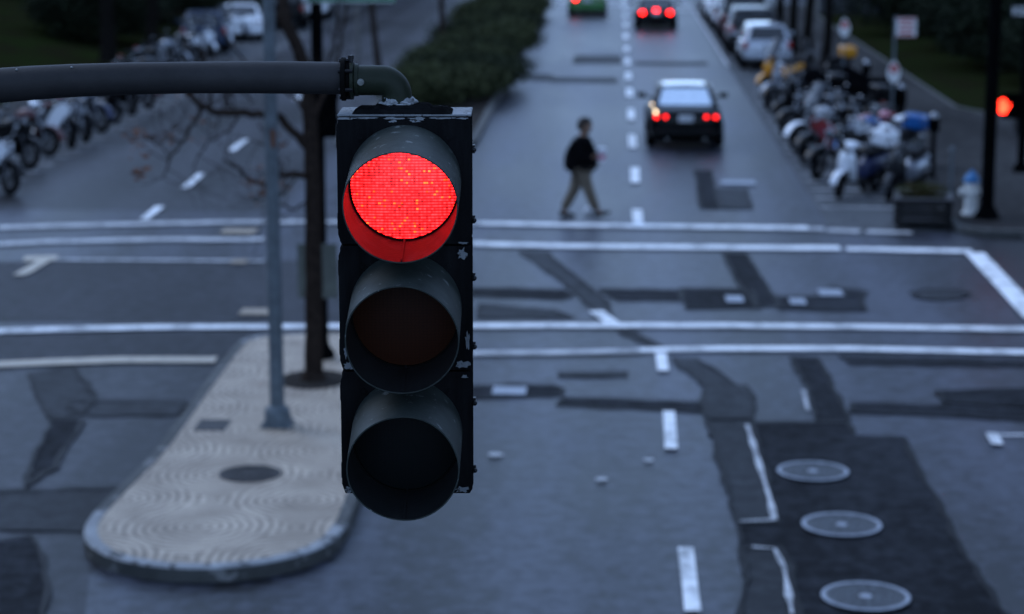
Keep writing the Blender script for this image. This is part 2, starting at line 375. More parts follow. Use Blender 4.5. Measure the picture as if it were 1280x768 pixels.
# ---------------------------------------------------------------- mesh builder
class MB:
    def __init__(s): s.v = []; s.f = []
    def add(s, vs, fs, mtx=None):
        o = len(s.v)
        for v in vs:
            v = Vector(v)
            s.v.append(mtx @ v if mtx else v)
        for f in fs: s.f.append(tuple(o + i for i in f))
        return s
    def box(s, c, d, mtx=None, taper=1.0):
        x, y, z = [k / 2 for k in d]; t = taper
        vs = [(-x, -y, -z), (x, -y, -z), (x, y, -z), (-x, y, -z), (-x * t, -y * t, z), (x * t, -y * t, z), (x * t, y * t, z), (-x * t, y * t, z)]
        m = Matrix.Translation(c)
        if mtx is not None: m = m @ mtx
        return s.add(vs, [(3, 2, 1, 0), (4, 5, 6, 7), (0, 1, 5, 4), (1, 2, 6, 5), (2, 3, 7, 6), (3, 0, 4, 7)], m)
    def tube(s, pts, rad, seg=12, cap=True):
        pts = [Vector(p) for p in pts]
        if not hasattr(rad, '__len__'): rad = [rad] * len(pts)
        o = len(s.v); n = len(pts); prev = None
        for i, p in enumerate(pts):
            t = (pts[min(i + 1, n - 1)] - pts[max(i - 1, 0)]).normalized()
            if prev is None:
                a = Vector((0, 0, 1)) if abs(t.z) < 0.9 else Vector((1, 0, 0))
                u = t.cross(a).normalized()
            else:
                u = (prev - t * prev.dot(t)).normalized()
            prev = u; w = t.cross(u)
            for k in range(seg):
                an = 2 * math.pi * k / seg
                s.v.append(p + (u * math.cos(an) + w * math.sin(an)) * rad[i])
        for i in range(n - 1):
            for k in range(seg):
                a = o + i * seg + k; b = o + i * seg + (k + 1) % seg
                s.f.append((a, b, b + seg, a + seg))
        if cap:
            s.f.append(tuple(o + k for k in reversed(range(seg))))
            s.f.append(tuple(o + (n - 1) * seg + k for k in range(seg)))
        return s
    def lathe(s, prof, mtx=None, seg=24, cap=True):
        """prof: list of (r, z) about local z"""
        o = len(s.v); n = len(prof)
        for r, z in prof:
            for k in range(seg):
                an = 2 * math.pi * k / seg
                v = Vector((r * math.cos(an), r * math.sin(an), z)); s.v.append(mtx @ v if mtx else v)
        for i in range(n - 1):
            for k in range(seg):
                a = o + i * seg + k; b = o + i * seg + (k + 1) % seg
                s.f.append((a, b, b + seg, a + seg))
        if cap:
            s.f.append(tuple(o + k for k in reversed(range(seg)))); s.f.append(tuple(o + (n - 1) * seg + k for k in range(seg)))
        return s
    def ball(s, c, r, seg=14, rings=9, mtx=None):
        if not hasattr(r, '__len__'): r = (r, r, r)
        o = len(s.v); c = Vector(c)
        for i in range(rings + 1):
            th = math.pi * i / rings
            for k in range(seg):
                an = 2 * math.pi * k / seg
                v = Vector((r[0] * math.sin(th) * math.cos(an), r[1] * math.sin(th) * math.sin(an), r[2] * math.cos(th)))
                s.v.append(c + (mtx @ v if mtx else v))
        for i in range(rings):
            for k in range(seg):
                a = o + i * seg + k; b = o + i * seg + (k + 1) % seg
                s.f.append((a, a + seg, b + seg, b))
        return s
    def prism(s, poly, z0, z1, mtx=None):
        n = len(poly)
        vs = [(x, y, z0) for x, y in poly] + [(x, y, z1) for x, y in poly]
        fs = [tuple(reversed(range(n))), tuple(range(n, 2 * n))] + [(i, (i + 1) % n, n + (i + 1) % n, n + i) for i in range(n)]
        return s.add(vs, fs, mtx)
    def loft(s, secs):
        o = len(s.v); n = len(secs[0])
        for q in secs: s.v += [Vector(p) for p in q]
        for i in range(len(secs) - 1):
            for k in range(n):
                a = o + i * n + k; b = o + i * n + (k + 1) % n
                s.f.append((a, b, b + n, a + n))
        s.f.append(tuple(o + k for k in reversed(range(n)))); s.f.append(tuple(o + (len(secs) - 1) * n + k for k in range(n)))
        return s
    def build(s, name, mat, parent=None, smooth=True, bevel=0.0, sub=0, angle=40):
        me = bpy.data.meshes.new(name)
        me.from_pydata([tuple(v) for v in s.v], [], s.f)
        me.validate(); me.update()
        import bmesh
        bm = bmesh.new(); bm.from_mesh(me)
        bmesh.ops.remove_doubles(bm, verts=bm.verts, dist=1e-5)
        bmesh.ops.recalc_face_normals(bm, faces=bm.faces)
        bm.to_mesh(me); bm.free()
        if smooth:
            me.polygons.foreach_set('use_smooth', [True] * len(me.polygons))
            try: me.set_sharp_from_angle(angle=R(angle))
            except Exception: pass
        me.materials.append(mat)
        o = bpy.data.objects.new(name, me); col.objects.link(o)
        if parent is not None: o.parent = parent
        if bevel:
            md = o.modifiers.new('bevel', 'BEVEL'); md.width = bevel; md.segments = 3; md.limit_method = 'ANGLE'; md.angle_limit = R(35)
        if sub:
            md = o.modifiers.new('sub', 'SUBSURF'); md.levels = sub; md.render_levels = sub
        return o
def axis_to(d, origin=(0, 0, 0)):
    """matrix whose local z runs along d"""
    q = Vector(d).normalized().to_track_quat('Z', 'Y')
    return Matrix.Translation(origin) @ q.to_matrix().to_4x4()
def thing(name, label, cat, loc=(0, 0, 0), rz=0.0, group=None):
    o = bpy.data.objects.new(name, None); col.objects.link(o)
    o.location = loc; o.rotation_euler = (0, 0, rz); o.empty_display_size = 0.2
    return tag(o, label, cat, group)
def tag(o, label, cat, group=None):
    o['label'] = label; o['category'] = cat
    if group: o['group'] = group
    return o
def struct(o):
    o['kind'] = 'structure'; return o

# ---------------------------------------------------------------- ground
def sheet(name, pts, z, mat, kind=True):
    me = bpy.data.meshes.new(name)
    pts = [(p[0], p[1], z) for p in pts]
    me.from_pydata(pts, [], [tuple(range(len(pts)))]); me.update()
    import bmesh
    bm = bmesh.new(); bm.from_mesh(me)
    for f in bm.faces:
        if f.normal.z < 0: f.normal_flip()
    bmesh.ops.triangulate(bm, faces=bm.faces)
    bm.to_mesh(me); bm.free()
    me.materials.append(mat)
    o = bpy.data.objects.new(name, me); col.objects.link(o)
    if kind: struct(o)
    return o
def gp(pts): return [G(x, y) for x, y in pts]
def band(a_pts, width, wob=0.0):
    """a strip of that width (m) whose middle runs through ground points"""
    a = [Vector((p[0], p[1])) for p in a_pts]; Lf = []; Rt = []
    for i, p in enumerate(a):
        t = (a[min(i + 1, len(a) - 1)] - a[max(i - 1, 0)]).normalized(); n = Vector((-t.y, t.x))
        w = width / 2 * (1 + random.uniform(-wob, wob))
        Lf.append(p + n * w); Rt.append(p - n * w)
    return Lf + Rt[::-1]
def dense(pts, step=12):
    out = []
    for (x0, y0), (x1, y1) in zip(pts, pts[1:]):
        n = max(1, int(math.hypot(x1 - x0, y1 - y0) / step))
        for i in range(n): out.append((x0 + (x1 - x0) * i / n, y0 + (y1 - y0) * i / n))
    out.append(pts[-1]); return out
Z1, Z2, Z3, Z4 = 0.004, 0.018, 0.022, 0.026
STEP = {}
def lay(z):
    k = round(z, 4); STEP[k] = STEP.get(k, 0) + 1
    return z + 0.0003 * (STEP[k] % 40)

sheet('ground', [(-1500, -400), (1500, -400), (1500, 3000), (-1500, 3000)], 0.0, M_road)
YC = G(640, 296).y          # where the far crosswalk runs
Y2 = G(640, 430).y
# darker asphalt of the cross street on the left
sheet('cross_street', gp([(-60, 328), (590, 325), (590, 402), (-60, 404)]), Z1, M_cross)
sheet('cross_street', gp([(-60, 420), (425, 414), (425, 442), (300, 444), (260, 448), (-60, 456)]), Z1, M_cross)
# the left roadway is laid in darker asphalt
M_road2 = asphalt('asphalt_left_and_vignette', (0.004, 0.0045, 0.006), (0.044, 0.046, 0.056), True, spec=0.15, rough=0.5)
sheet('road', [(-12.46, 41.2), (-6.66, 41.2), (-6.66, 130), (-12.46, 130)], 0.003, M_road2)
sheet('road', gp([(-200, 458), (60, 456), (292, 446), (310, 446), (200, 640), (112, 720), (90, 900), (-200, 900)]), 0.003, M_road2)  # corner vignette painted as a darker sheet, in the left roadway's asphalt
# lighter gutter lane where the motorbikes stand
KX, LX = 6.35, 4.05
sheet('parking_lane', [(LX, YC + 0.7), (KX, YC + 0.7), (KX, 118), (LX, 118)], Z1, M_conc)
sheet('parking_lane', [(-15.6, 40.5), (-12.45, 40.5), (-12.45, 118), (-15.6, 118)], Z1, M_conc)

M_tar = paint('tar', (.007, .007, .008), .6, spec=.1, var=.5)
def ragged(loop, amp=.025, step=.22):
    out = []; n = len(loop)
    for i in range(n):
        a = Vector((loop[i].x, loop[i].y)); e = Vector((loop[(i + 1) % n].x, loop[(i + 1) % n].y)); k = max(1, int((e - a).length / step))
        for q in range(k): out.append(a.lerp(e, q / k) + Vector((random.uniform(-amp, amp), random.uniform(-amp, amp))))
    return out
def patch(pts, mat=M_patch, z=Z1):
    lp = ragged(gp(pts)); o = sheet('road_patch', lp, lay(z), mat)
    if len(pts) > 3:
        sheet('tar_seam', band(lp + [lp[0]], .055, .55), lay(Z2), M_tar)
    return o
patch([(940, 529), (972, 655), (923, 655), (926, 685), (976, 685), (990, 710), (1000, 800), (1285, 800), (1243, 751), (1204, 690), (1166, 619), (1130, 547), (1067, 545), (1062, 529)])
patch([(988, 447), (1021, 447), (1048, 497), (1062, 528), (1021, 528), (1010, 488)])
patch([(904, 317), (932, 317), (960, 359), (974, 382), (946, 386), (925, 358)])
patch([(885, 525), (939, 525), (971, 655), (922, 655), (905, 600)], M_patch2)
patch([(927, 686), (972, 686), (984, 720), (994, 800), (915, 800), (933, 735)], M_patch2)
patch([(649, 315), (681, 315), (730, 355), (759, 377), (768, 404), (737, 384), (700, 350)], M_patch2)
patch([(773, 415), (790, 415), (828, 435), (812, 435)], M_patch2)
patch([(838, 449), (868, 449), (905, 470), (922, 484), (884, 486), (866, 470)], M_patch2)
patch([(880, 486), (932, 484), (943, 498), (943, 524), (884, 524), (876, 505)], M_patch2, Z2)
patch([(705, 498), (790, 501), (880, 504), (884, 517), (790, 511), (700, 507)])
patch([(560, 488), (590, 484), (640, 481), (690, 483), (706, 488), (700, 494), (690, 496), (600, 499), (560, 499)])
patch([(1063, 505), (1180, 508), (1290, 514), (1290, 528), (1180, 521), (1066, 517)])
patch([(1171, 491), (1290, 487), (1290, 511), (1180, 504)], M_patch, Z2)
patch([(1048, 446), (1290, 452), (1290, 460), (1065, 456)])
patch([(590, 361), (640, 361), (700, 363), (717, 371), (700, 375), (590, 371)])
patch([(600, 381), (690, 388), (720, 399), (600, 398)], M_patch2)
patch([(748, 362), (850, 363), (850, 377), (772, 377)])
patch([(852, 361), (940, 363), (948, 386), (858, 387)])
patch([(966, 372), (1060, 372), (1055, 362), (1075, 363), (1082, 390), (1040, 389), (975, 388)])
patch([(1035, 360), (1085, 366), (1080, 372), (1062, 370)], M_patch, Z2)
patch([(1140, 366), (1160, 363), (1195, 364), (1212, 369), (1200, 375), (1165, 376), (1145, 373)], M_patch2)
patch([(700, 467), (785, 467), (785, 472), (700, 472)], M_patch2)
patch([(-40, 617), (150, 611), (158, 620), (150, 662), (110, 666), (-40, 664)], M_patch2)
patch([(-40, 682), (40, 672), (52, 700), (62, 735), (48, 800), (-40, 800)])
patch([(88, 503), (235, 502), (225, 520), (115, 521), (84, 512)], M_patch2)
patch([(36, 470), (92, 460), (120, 497), (100, 520), (62, 525), (50, 500)], M_patch2)
patch([(66, 526), (104, 526), (70, 585), (30, 612), (45, 570)])
# far road surface repairs
patch([(868, 214), (888, 214), (900, 262), (876, 262)], M_patch)
patch([(892, 236), (932, 236), (940, 262), (905, 262)], M_patch2)
patch([(690, 97), (770, 98), (772, 104), (688, 103)], M_patch2)
patch([(720, 70), (775, 70), (776, 80), (716, 80)], M_patch2)
patch([(640, 92), (690, 94), (684, 102), (636, 100)], M_patch2)
patch([(795, 78), (880, 78), (884, 82), (795, 82)], M_patch2)
# oil and tyre darkening down the middle of the near lane
# pale crack fill along the patches
for pts in ([(934, 533), (948, 580), (962, 625), (968, 652)], [(925, 654), (968, 652)], [(940, 686), (968, 688), (980, 712), (990, 770)], [(1004, 490), (1010, 515)]):
    o = sheet('crack_filler', band(gp(dense(pts, 10)), 0.055, 0.5), Z3, M_line_old)

# ---- painted lines
def mark(name, pts, width, mat=M_line, z=Z4, step=25):
    return sheet(name, band(gp(dense(pts, step)), width, 0.03), lay(z), mat)
mark('crosswalk_line', [(-40, 287), (150, 282), (300, 279), (470, 279), (600, 281), (760, 284), (930, 286), (1030, 288)], 0.40, M_line_old)
mark('crosswalk_line', [(600, 281), (760, 284), (930, 286), (1010, 287)], 0.40, M_line, Z4 + 0.004)
mark('crosswalk_line', [(1034, 289), (1075, 291)], 0.40, M_line_old)
mark('crosswalk_line', [(1083, 291), (1140, 293)], 0.36, M_line_old)
mark('crosswalk_line', [(-40, 309), (60, 304), (200, 301), (330, 301)], 0.38, M_line_old)
mark('crosswalk_line', [(590, 306), (640, 308), (760, 310), (900, 311), (1050, 312)], 0.42)
mark('crosswalk_line', [(1058, 313), (1215, 316)], 0.38, M_line)
mark('crosswalk_line', [(-40, 418), (60, 414), (200, 411), (430, 410), (700, 409), (900, 409), (1100, 411), (1290, 414)], 0.30)
mark('crosswalk_line', [(-40, 460), (60, 455), (150, 452), (270, 452)], 0.34, M_line_beige)
mark('crosswalk_line', [(590, 444), (700, 443), (800, 441)], 0.26, M_line_old)
mark('crosswalk_line', [(800, 440), (900, 438), (1060, 438), (1290, 443)], 0.27)
mark('crosswalk_line', [(1218, 318), (1295, 400)], 0.34)
mark('crosswalk_line', [(60, 325), (25, 346)], 0.22, M_line_beige)
mark('crosswalk_line', [(30, 325), (72, 324)], 0.45, M_line_beige, Z3)
mark('crosswalk_line', [(70, 326), (330, 328)], 0.16, M_line_old, Z3)
mark('lane_line', [(745, 391), (765, 406)], 0.22, M_line)
for a, b in (((866, 768), (857, 688)), ((839, 564), (836, 517)), ((829, 466), (826, 444)), ((798, 284), (796, 264)), ((794, 230), (793.5, 211)), ((791, 186), (790, 170)),
             ((789, 151), (788.5, 138)), ((787, 122), (786.5, 112)), ((785.5, 101), (785, 92)), ((784.5, 82), (784, 74)), ((783.5, 66), (783, 59)),
             ((782.5, 50), (782.2, 43)), ((782, 35), (781.7, 29)), ((781, 23), (781, 18)), ((780, 12), (780, 7)), ((779.5, 2), (779.3, -2)),
             ((878, 870), (870, 800))):
    near = a[1] > 420
    mark('lane_line', [a, b], 0.145 if near else 0.19, M_line)
for a, b in (((180, 277), (200, 260)), ((231, 237), (252, 219)), ((290, 190), (307, 176)), ((369, 127), (382, 116))):
    mark('lane_line', [a, b], 0.17, M_line)
mark('lane_line', [(1239, 545), (1247, 559)], 0.13, M_line)
mark('lane_line', [(1235, 546), (1290, 546)], 0.05, M_line, Z3)
# stripes between the motorbike bays
yy = 42.0
for k in range(22):
    sheet('bay_line', [(LX + 0.1, yy), (KX - 0.02, yy), (KX - 0.02, yy + 0.10), (LX + 0.1, yy + 0.10)], Z2, M_line_old)
    sheet('bay_line', [(-15.5, yy + 2), (-12.5, yy + 2), (-12.5, yy + 2.10), (-15.5, yy + 2.10)], Z2, M_line_old)
    yy += 1.25
sheet('lane_line', [(LX - 0.04, 75), (LX + 0.06, 75), (LX + 0.06, 117), (LX - 0.04, 117)], Z2, M_line_old)
# far cross street and its lines
sheet('crosswalk_line', [(-3.3, 111.0), (6.3, 111.0), (6.3, 111.6), (-3.3, 111.6)], Z2, M_line)
sheet('crosswalk_line', [(-3.3, 114.2), (6.3, 114.2), (6.3, 114.8), (-3.3, 114.8)], Z2, M_line)
sheet('crosswalk_line', [(0.6, 106.6), (6.3, 106.6), (6.3, 107.1), (0.6, 107.1)], Z2, M_line)

M_tread = paint('iron_tread', (0.10, 0.11, 0.125), 0.55, 0.2, var=.5, scale=14)
# iron plates and covers lying in the road
def cover_round(px, py, r, label, face=M_cover3, rim=M_cover2, group=None, z=Z4):
    c = G(px, py)
    t = thing('manhole_cover', label, 'manhole cover', (c.x, c.y, z), 0, group)
    b = MB(); b.lathe([(r * 0.90, 0), (r, 0), (r, 0.009), (r * 0.90, 0.009), (r * 0.90, 0)], cap=False, seg=40); b.build('rim', rim, t)
    b = MB(); b.lathe([(r * 0.885, -0.002), (r * 0.885, 0.005), (0.001, 0.005)], cap=False, seg=40); f = b.build('cover_plate', face, t)
    b = MB()
    for q in (0.26, 0.4, 0.54, 0.68, 0.81):
        b.lathe([(r * q, 0.0055), (r * q, 0.009), (r * (q + .045), 0.009), (r * (q + .045), 0.0055)], cap=False, seg=32)
    for k in range(16):
        a = k * math.pi / 8
        b.box((math.cos(a) * r * .55, math.sin(a) * r * .55, 0.0075), (r * .58, 0.012, 0.004), Matrix.Rotation(a, 4, 'Z'))
    b.build('tread_ring', M_tread if rim is M_cover2 else rim, f)
    b = MB(); b.lathe([(0.001, 0.0055), (r * .15, 0.0055), (r * .12, 0.011), (0.001, 0.011)], cap=False, seg=20); b.build('boss', rim, f)
    return t
cover_round(1016, 592, 0.385, 'pale-rimmed round cover farthest up the dark road patch', group='round covers in the dark road patch')
cover_round(1052, 659, 0.395, 'pale-rimmed round cover in the middle of the dark road patch', group='round covers in the dark road patch')
cover_round(1082, 749, 0.395, 'pale-rimmed round cover nearest the camera in the dark patch', group='round covers in the dark road patch')
def plate(px, py, w, d, label, mat=M_cover2, group=None, z=Z4, rz=0.0):
    c = G(px, py)
    t = thing('utility_cover', label, 'utility cover', (c.x, c.y, z), rz, group)
    b = MB(); b.box((0, -d / 2 + .02, 0.003), (w, .04, .008)); b.box((0, d / 2 - .02, 0.003), (w, .04, .008))
    b.box((-w / 2 + .02, 0, 0.003), (.04, d - .08, .008)); b.box((w / 2 - .02, 0, 0.003), (.04, d - .08, .008)); b.build('rim', mat, t)
    b = MB(); b.box((0, 0, 0.001), (w - .085, d - .085, .006)); b.build('cover_plate', mat, t)
    return t
plate(918, 376, .26, .5, 'small pale iron plate in the square dark patch', group='iron plates in the road')
plate(997, 379, .24, .45, 'small pale iron plate between two dark patch arms', group='iron plates in the road')
plate(1038, 368, .36, .5, 'wider pale iron plate at the far end of the dark patch', group='iron plates in the road')
plate(637, 491, .42, .42, 'pale oblong iron plate in the dark strip beside the traffic signal', group='iron plates in the road')
plate(923, 230, .72, .55, 'pale iron plate in the right lane behind the black sedan', group='iron plates in the road')
M_tan = paint('tan_concrete', (0.33, 0.28, 0.22), 0.8, var=0.4, scale=8)
plate(299, 291, .62, .55, 'tan concrete lid lying between the two far crosswalk lines', M_tan, 'tan concrete lids')
plate(299, 329, .26, .35, 'smallest tan concrete lid, in the cross street', M_tan, 'tan concrete lids')
plate(322, 392, .50, .46, 'tan concrete lid just above the long near crosswalk line', M_tan, 'tan concrete lids')
for (px, py, s) in ((619, 571, .07), (752, 602, .055), (811, 578, .05)):
    b = MB(); c = G(px, py); n = 9
    b.prism([(s * (1 + .4 * random.random()) * math.cos(k * 2 * math.pi / n), .9 * s * (1 + .4 * random.random()) * math.sin(k * 2 * math.pi / n)) for k in range(n)], 0, .006)
    o = b.build('reflector_stud', M_line_old, None); o.location = (c.x, c.y, Z4)
    tag(o, 'small pale button stud stuck to the near lane asphalt', 'road stud', 'pale studs on the near lane')

# ---------------------------------------------------------------- kerbs, pavements, lawns
def slab(name, poly, z1, mat, z0=-0.02, bevel=0.0):
    b = MB(); b.prism([(p[0], p[1]) for p in poly], z0, z1); return b.build(name, mat, None, smooth=False, bevel=bevel)
def corner_pts(cx, cy, r, a0, a1, n=10):
    return [(cx + r * math.cos(R(a0 + (a1 - a0) * i / n)), cy + r * math.sin(R(a0 + (a1 - a0) * i / n))) for i in range(n + 1)]
YK = G(1200, 297).y
edge = [(40, YK)] + corner_pts(KX + 0.9, YK + 0.9, 0.9, 270, 180) + [(KX, 110)]
def offset_band(path, w):
    return band(path, w)
struct(slab('kerb', [(x, y) for x, y in band(edge, 0.16)], 0.14, M_kerb, bevel=0.015))
inner = [(40, YK + 0.08)] + corner_pts(KX + 0.9, YK + 0.9, 0.82, 270, 180) + [(KX + 0.08, 110), (40, 110)]
struct(slab('pavement', inner, 0.132, M_walk))
# lawn and bed right of the pavement
lw = [(9.6, 60.0), (10.6, 57.2), (13.5, 56.2), (40, 56), (40, 110), (9.6, 110)]
struct(slab('lawn', lw, 0.165, M_lawn, z0=0.10))
struct(slab('kerb', band([(9.52, 110), (9.52, 60.0), (10.52, 57.1), (13.5, 56.1), (40, 55.9)], 0.10), 0.18, M_kerb, z0=0.1))
# pavement joints on the right pavement
for k in range(24):
    sheet('pavement_joint', [(KX + .2, 42 + k * 1.5), (9.4, 42 + k * 1.5), (9.4, 42.02 + k * 1.5), (KX + .2, 42.02 + k * 1.5)], 0.136, M_patch)
# left side
struct(slab('kerb', band([(-15.68, 36), (-15.68, 140)], 0.16), 0.14, M_kerb))
struct(slab('pavement', [(-17.0, 36), (-15.76, 36), (-15.76, 140), (-17.0, 140)], 0.132, M_walk))
# a sloping lawn climbs behind the pavement on the left
b = MB()
b.add([(-17.0, 36, 0.13), (-17.0, 140, 0.13), (-22.0, 140, 0.9), (-22.0, 36, 0.9), (-60, 140, 2.4), (-60, 36, 2.4)], [(0, 1, 2, 3), (3, 2, 4, 5)])
struct(b.build('lawn', M_lawn, None))

# planted median between the two roadways, from the far crosswalk on
MY0 = 50.5
mp_ = [(-6.55, 112), (-6.55, MY0 + 1.4)] + corner_pts(-5.15, MY0 + 1.4, 1.4, 180, 270, 8) + corner_pts(-4.7, MY0 + 1.4, 1.4, 270, 360, 8) + [(-3.3, 112)]
struct(slab('kerb', band(mp_, 0.18), 0.15, M_kerb))
struct(slab('median_bed', [(x * 1.0, y) for x, y in [(-6.47, 112), (-6.47, MY0 + 1.4), (-5.15, MY0 + .1), (-4.7, MY0 + .1), (-3.38, MY0 + 1.4), (-3.38, 112)]], 0.13, M_soil))

# traffic island in front
isl_px = [(292, 444), (305, 436), (330, 431), (365, 428), (420, 427), (470, 427), (505, 434), (520, 446), (500, 500), (478, 560), (447, 642), (434, 678), (405, 704), (340, 722), (262, 730), (190, 727), (138, 716), (110, 700), (103, 680), (114, 660), (150, 622), (194, 580), (245, 507)]
isl = [Vector((p.x, p.y)) for p in gp(isl_px)]
def smooth_loop(pts, it=2):
    for _ in range(it):
        q = []
        for i, p in enumerate(pts):
            n = pts[(i + 1) % len(pts)]; q += [p * .75 + n * .25, p * .25 + n * .75]
        pts = q
    return pts
isl = smooth_loop(isl)
def inset(loop, d):
    n = len(loop); out = []; area = sum(loop[i].x * loop[(i + 1) % n].y - loop[(i + 1) % n].x * loop[i].y for i in range(n))
    s = 1 if area > 0 else -1
    for i in range(n):
        t = (loop[(i + 1) % n] - loop[i - 1]).normalized()
        out.append(loop[i] + Vector((-t.y, t.x)) * d * s)
    return out
def ring(name, outer, inner, z0, z1, mat, keep=None, parent=None, mat2=None):
    b = MB(); n = len(outer)
    ch = inset(outer, 0.02)
    for i in range(n):
        j = (i + 1) % n
        if keep and not keep(outer[i]): continue
        vs = []
        for k in (i, j):
            vs += [(outer[k].x, outer[k].y, z0), (outer[k].x, outer[k].y, z1 - .02), (ch[k].x, ch[k].y, z1), (inner[k].x, inner[k].y, z1), (inner[k].x, inner[k].y, z0)]
        b.add(vs, [(0, 1, 6, 5), (1, 2, 7, 6), (2, 3, 8, 7), (3, 4, 9, 8), (0, 5, 9, 4)])
    o = b.build(name, mat, parent)
    if mat2:
        o.data.materials.append(mat2)
        for f in o.data.polygons:
            if f.center.z < z1 - .03: f.material_index = 1
    return o
isl_top = 0.15
nose_y = G(200, 668).y; tail_y = G(330, 446).y
white_k = lambda p: (p.y < nose_y + .15) or (p.y > tail_y and p.x < G(380, 430).x)
struct(ring('island_kerb', isl, inset(isl, 0.13), 0, isl_top, M_kerb, lambda p: not white_k(p)))
struct(ring('island_kerb', isl, inset(isl, 0.13), 0, isl_top, M_kerb_white, white_k, None, M_kerb))
o = slab('island_paving', inset(isl, 0.128), isl_top - 0.008, M_fan); struct(o)
c = G(390, 474, isl_top)
cover_round(313, 609, 0.33, 'round dark iron cover set in the patterned island paving', M_cover, M_cover, z=isl_top - 0.006)
plate(266, 547, .36, .50, 'square dark iron lid in the island paving beside the grey pole', M_cover, z=isl_top - 0.006)
tp = G(392, 474, isl_top)
b = MB(); b.lathe([(0.44, 0), (0.001, 0.012)], cap=False, seg=24); o = struct(b.build('tree_pit', M_soil, None)); o.location = (tp.x, tp.y, isl_top - .004); o.scale = (1, 1.25, 1)
tp2 = G(403, 446, isl_top)

# ---------------------------------------------------------------- the traffic signal in front
F0 = P(507.5, 386, 5.85)
sig = thing('traffic_signal', 'large black three-lens traffic signal showing red, hanging from a curved grey arm', 'traffic light', F0, YAW)
Rz = Matrix.Rotation(-YAW, 3, 'Z')
def S(px, py, zc): return Rz @ (P(px, py, zc) - F0)
W, SH, D = 0.362, 0.3475, 0.19
TILT = R(8)
def rounded_rect(w, h, r, n=5):
    pts = []
    for cx, cz, a in ((w / 2 - r, h / 2 - r, 0), (-w / 2 + r, h / 2 - r, 90), (-w / 2 + r, -h / 2 + r, 180), (w / 2 - r, -h / 2 + r, 270)):
        for k in range(n + 1):
            an = R(a + 90 * k / n); pts.append((cx + r * math.cos(an), cz + r * math.sin(an)))
    return pts
YZ = Matrix(((1, 0, 0, 0), (0, 0, 1, 0), (0, 1, 0, 0), (0, 0, 0, 1)))    # polygon in x,z ; extruded along y
def hole_plate(b, w, h, r, rad, y0, y1, cx, cz, seg=40):
    """a rounded plate with a round hole, between y0 (front) and y1"""
    outer = []
    for k in range(seg):
        an = 2 * math.pi * k / seg; dx, dz = math.cos(an), math.sin(an)
        s = min((w / 2) / max(abs(dx), 1e-6), (h / 2) / max(abs(dz), 1e-6)); x, z = dx * s, dz * s
        # round the corner
        ax, az = w / 2 - r, h / 2 - r
        if abs(x) > ax and abs(z) > az:
            d = Vector((abs(x) - ax, abs(z) - az)); d = d.normalized() * r
            x = math.copysign(ax + d.x, x); z = math.copysign(az + d.y, z)
        outer.append((x, z))
    vs = []
    for y in (y0, y1):
        vs += [(cx + x, y, cz + z) for x, z in outer]
        vs += [(cx + rad * math.cos(2 * math.pi * k / seg), y, cz + rad * math.sin(2 * math.pi * k / seg)) for k in range(seg)]
    fs = []
    for k in range(seg):
        j = (k + 1) % seg
        fs += [(k, j, seg + j, seg + k), (2 * seg + k, 2 * seg + j, 3 * seg + j, 3 * seg + k), (k, j, 2 * seg + j, 2 * seg + k), (seg + k, seg + j, 3 * seg + j, 3 * seg + k)]
    b.add(vs, fs)
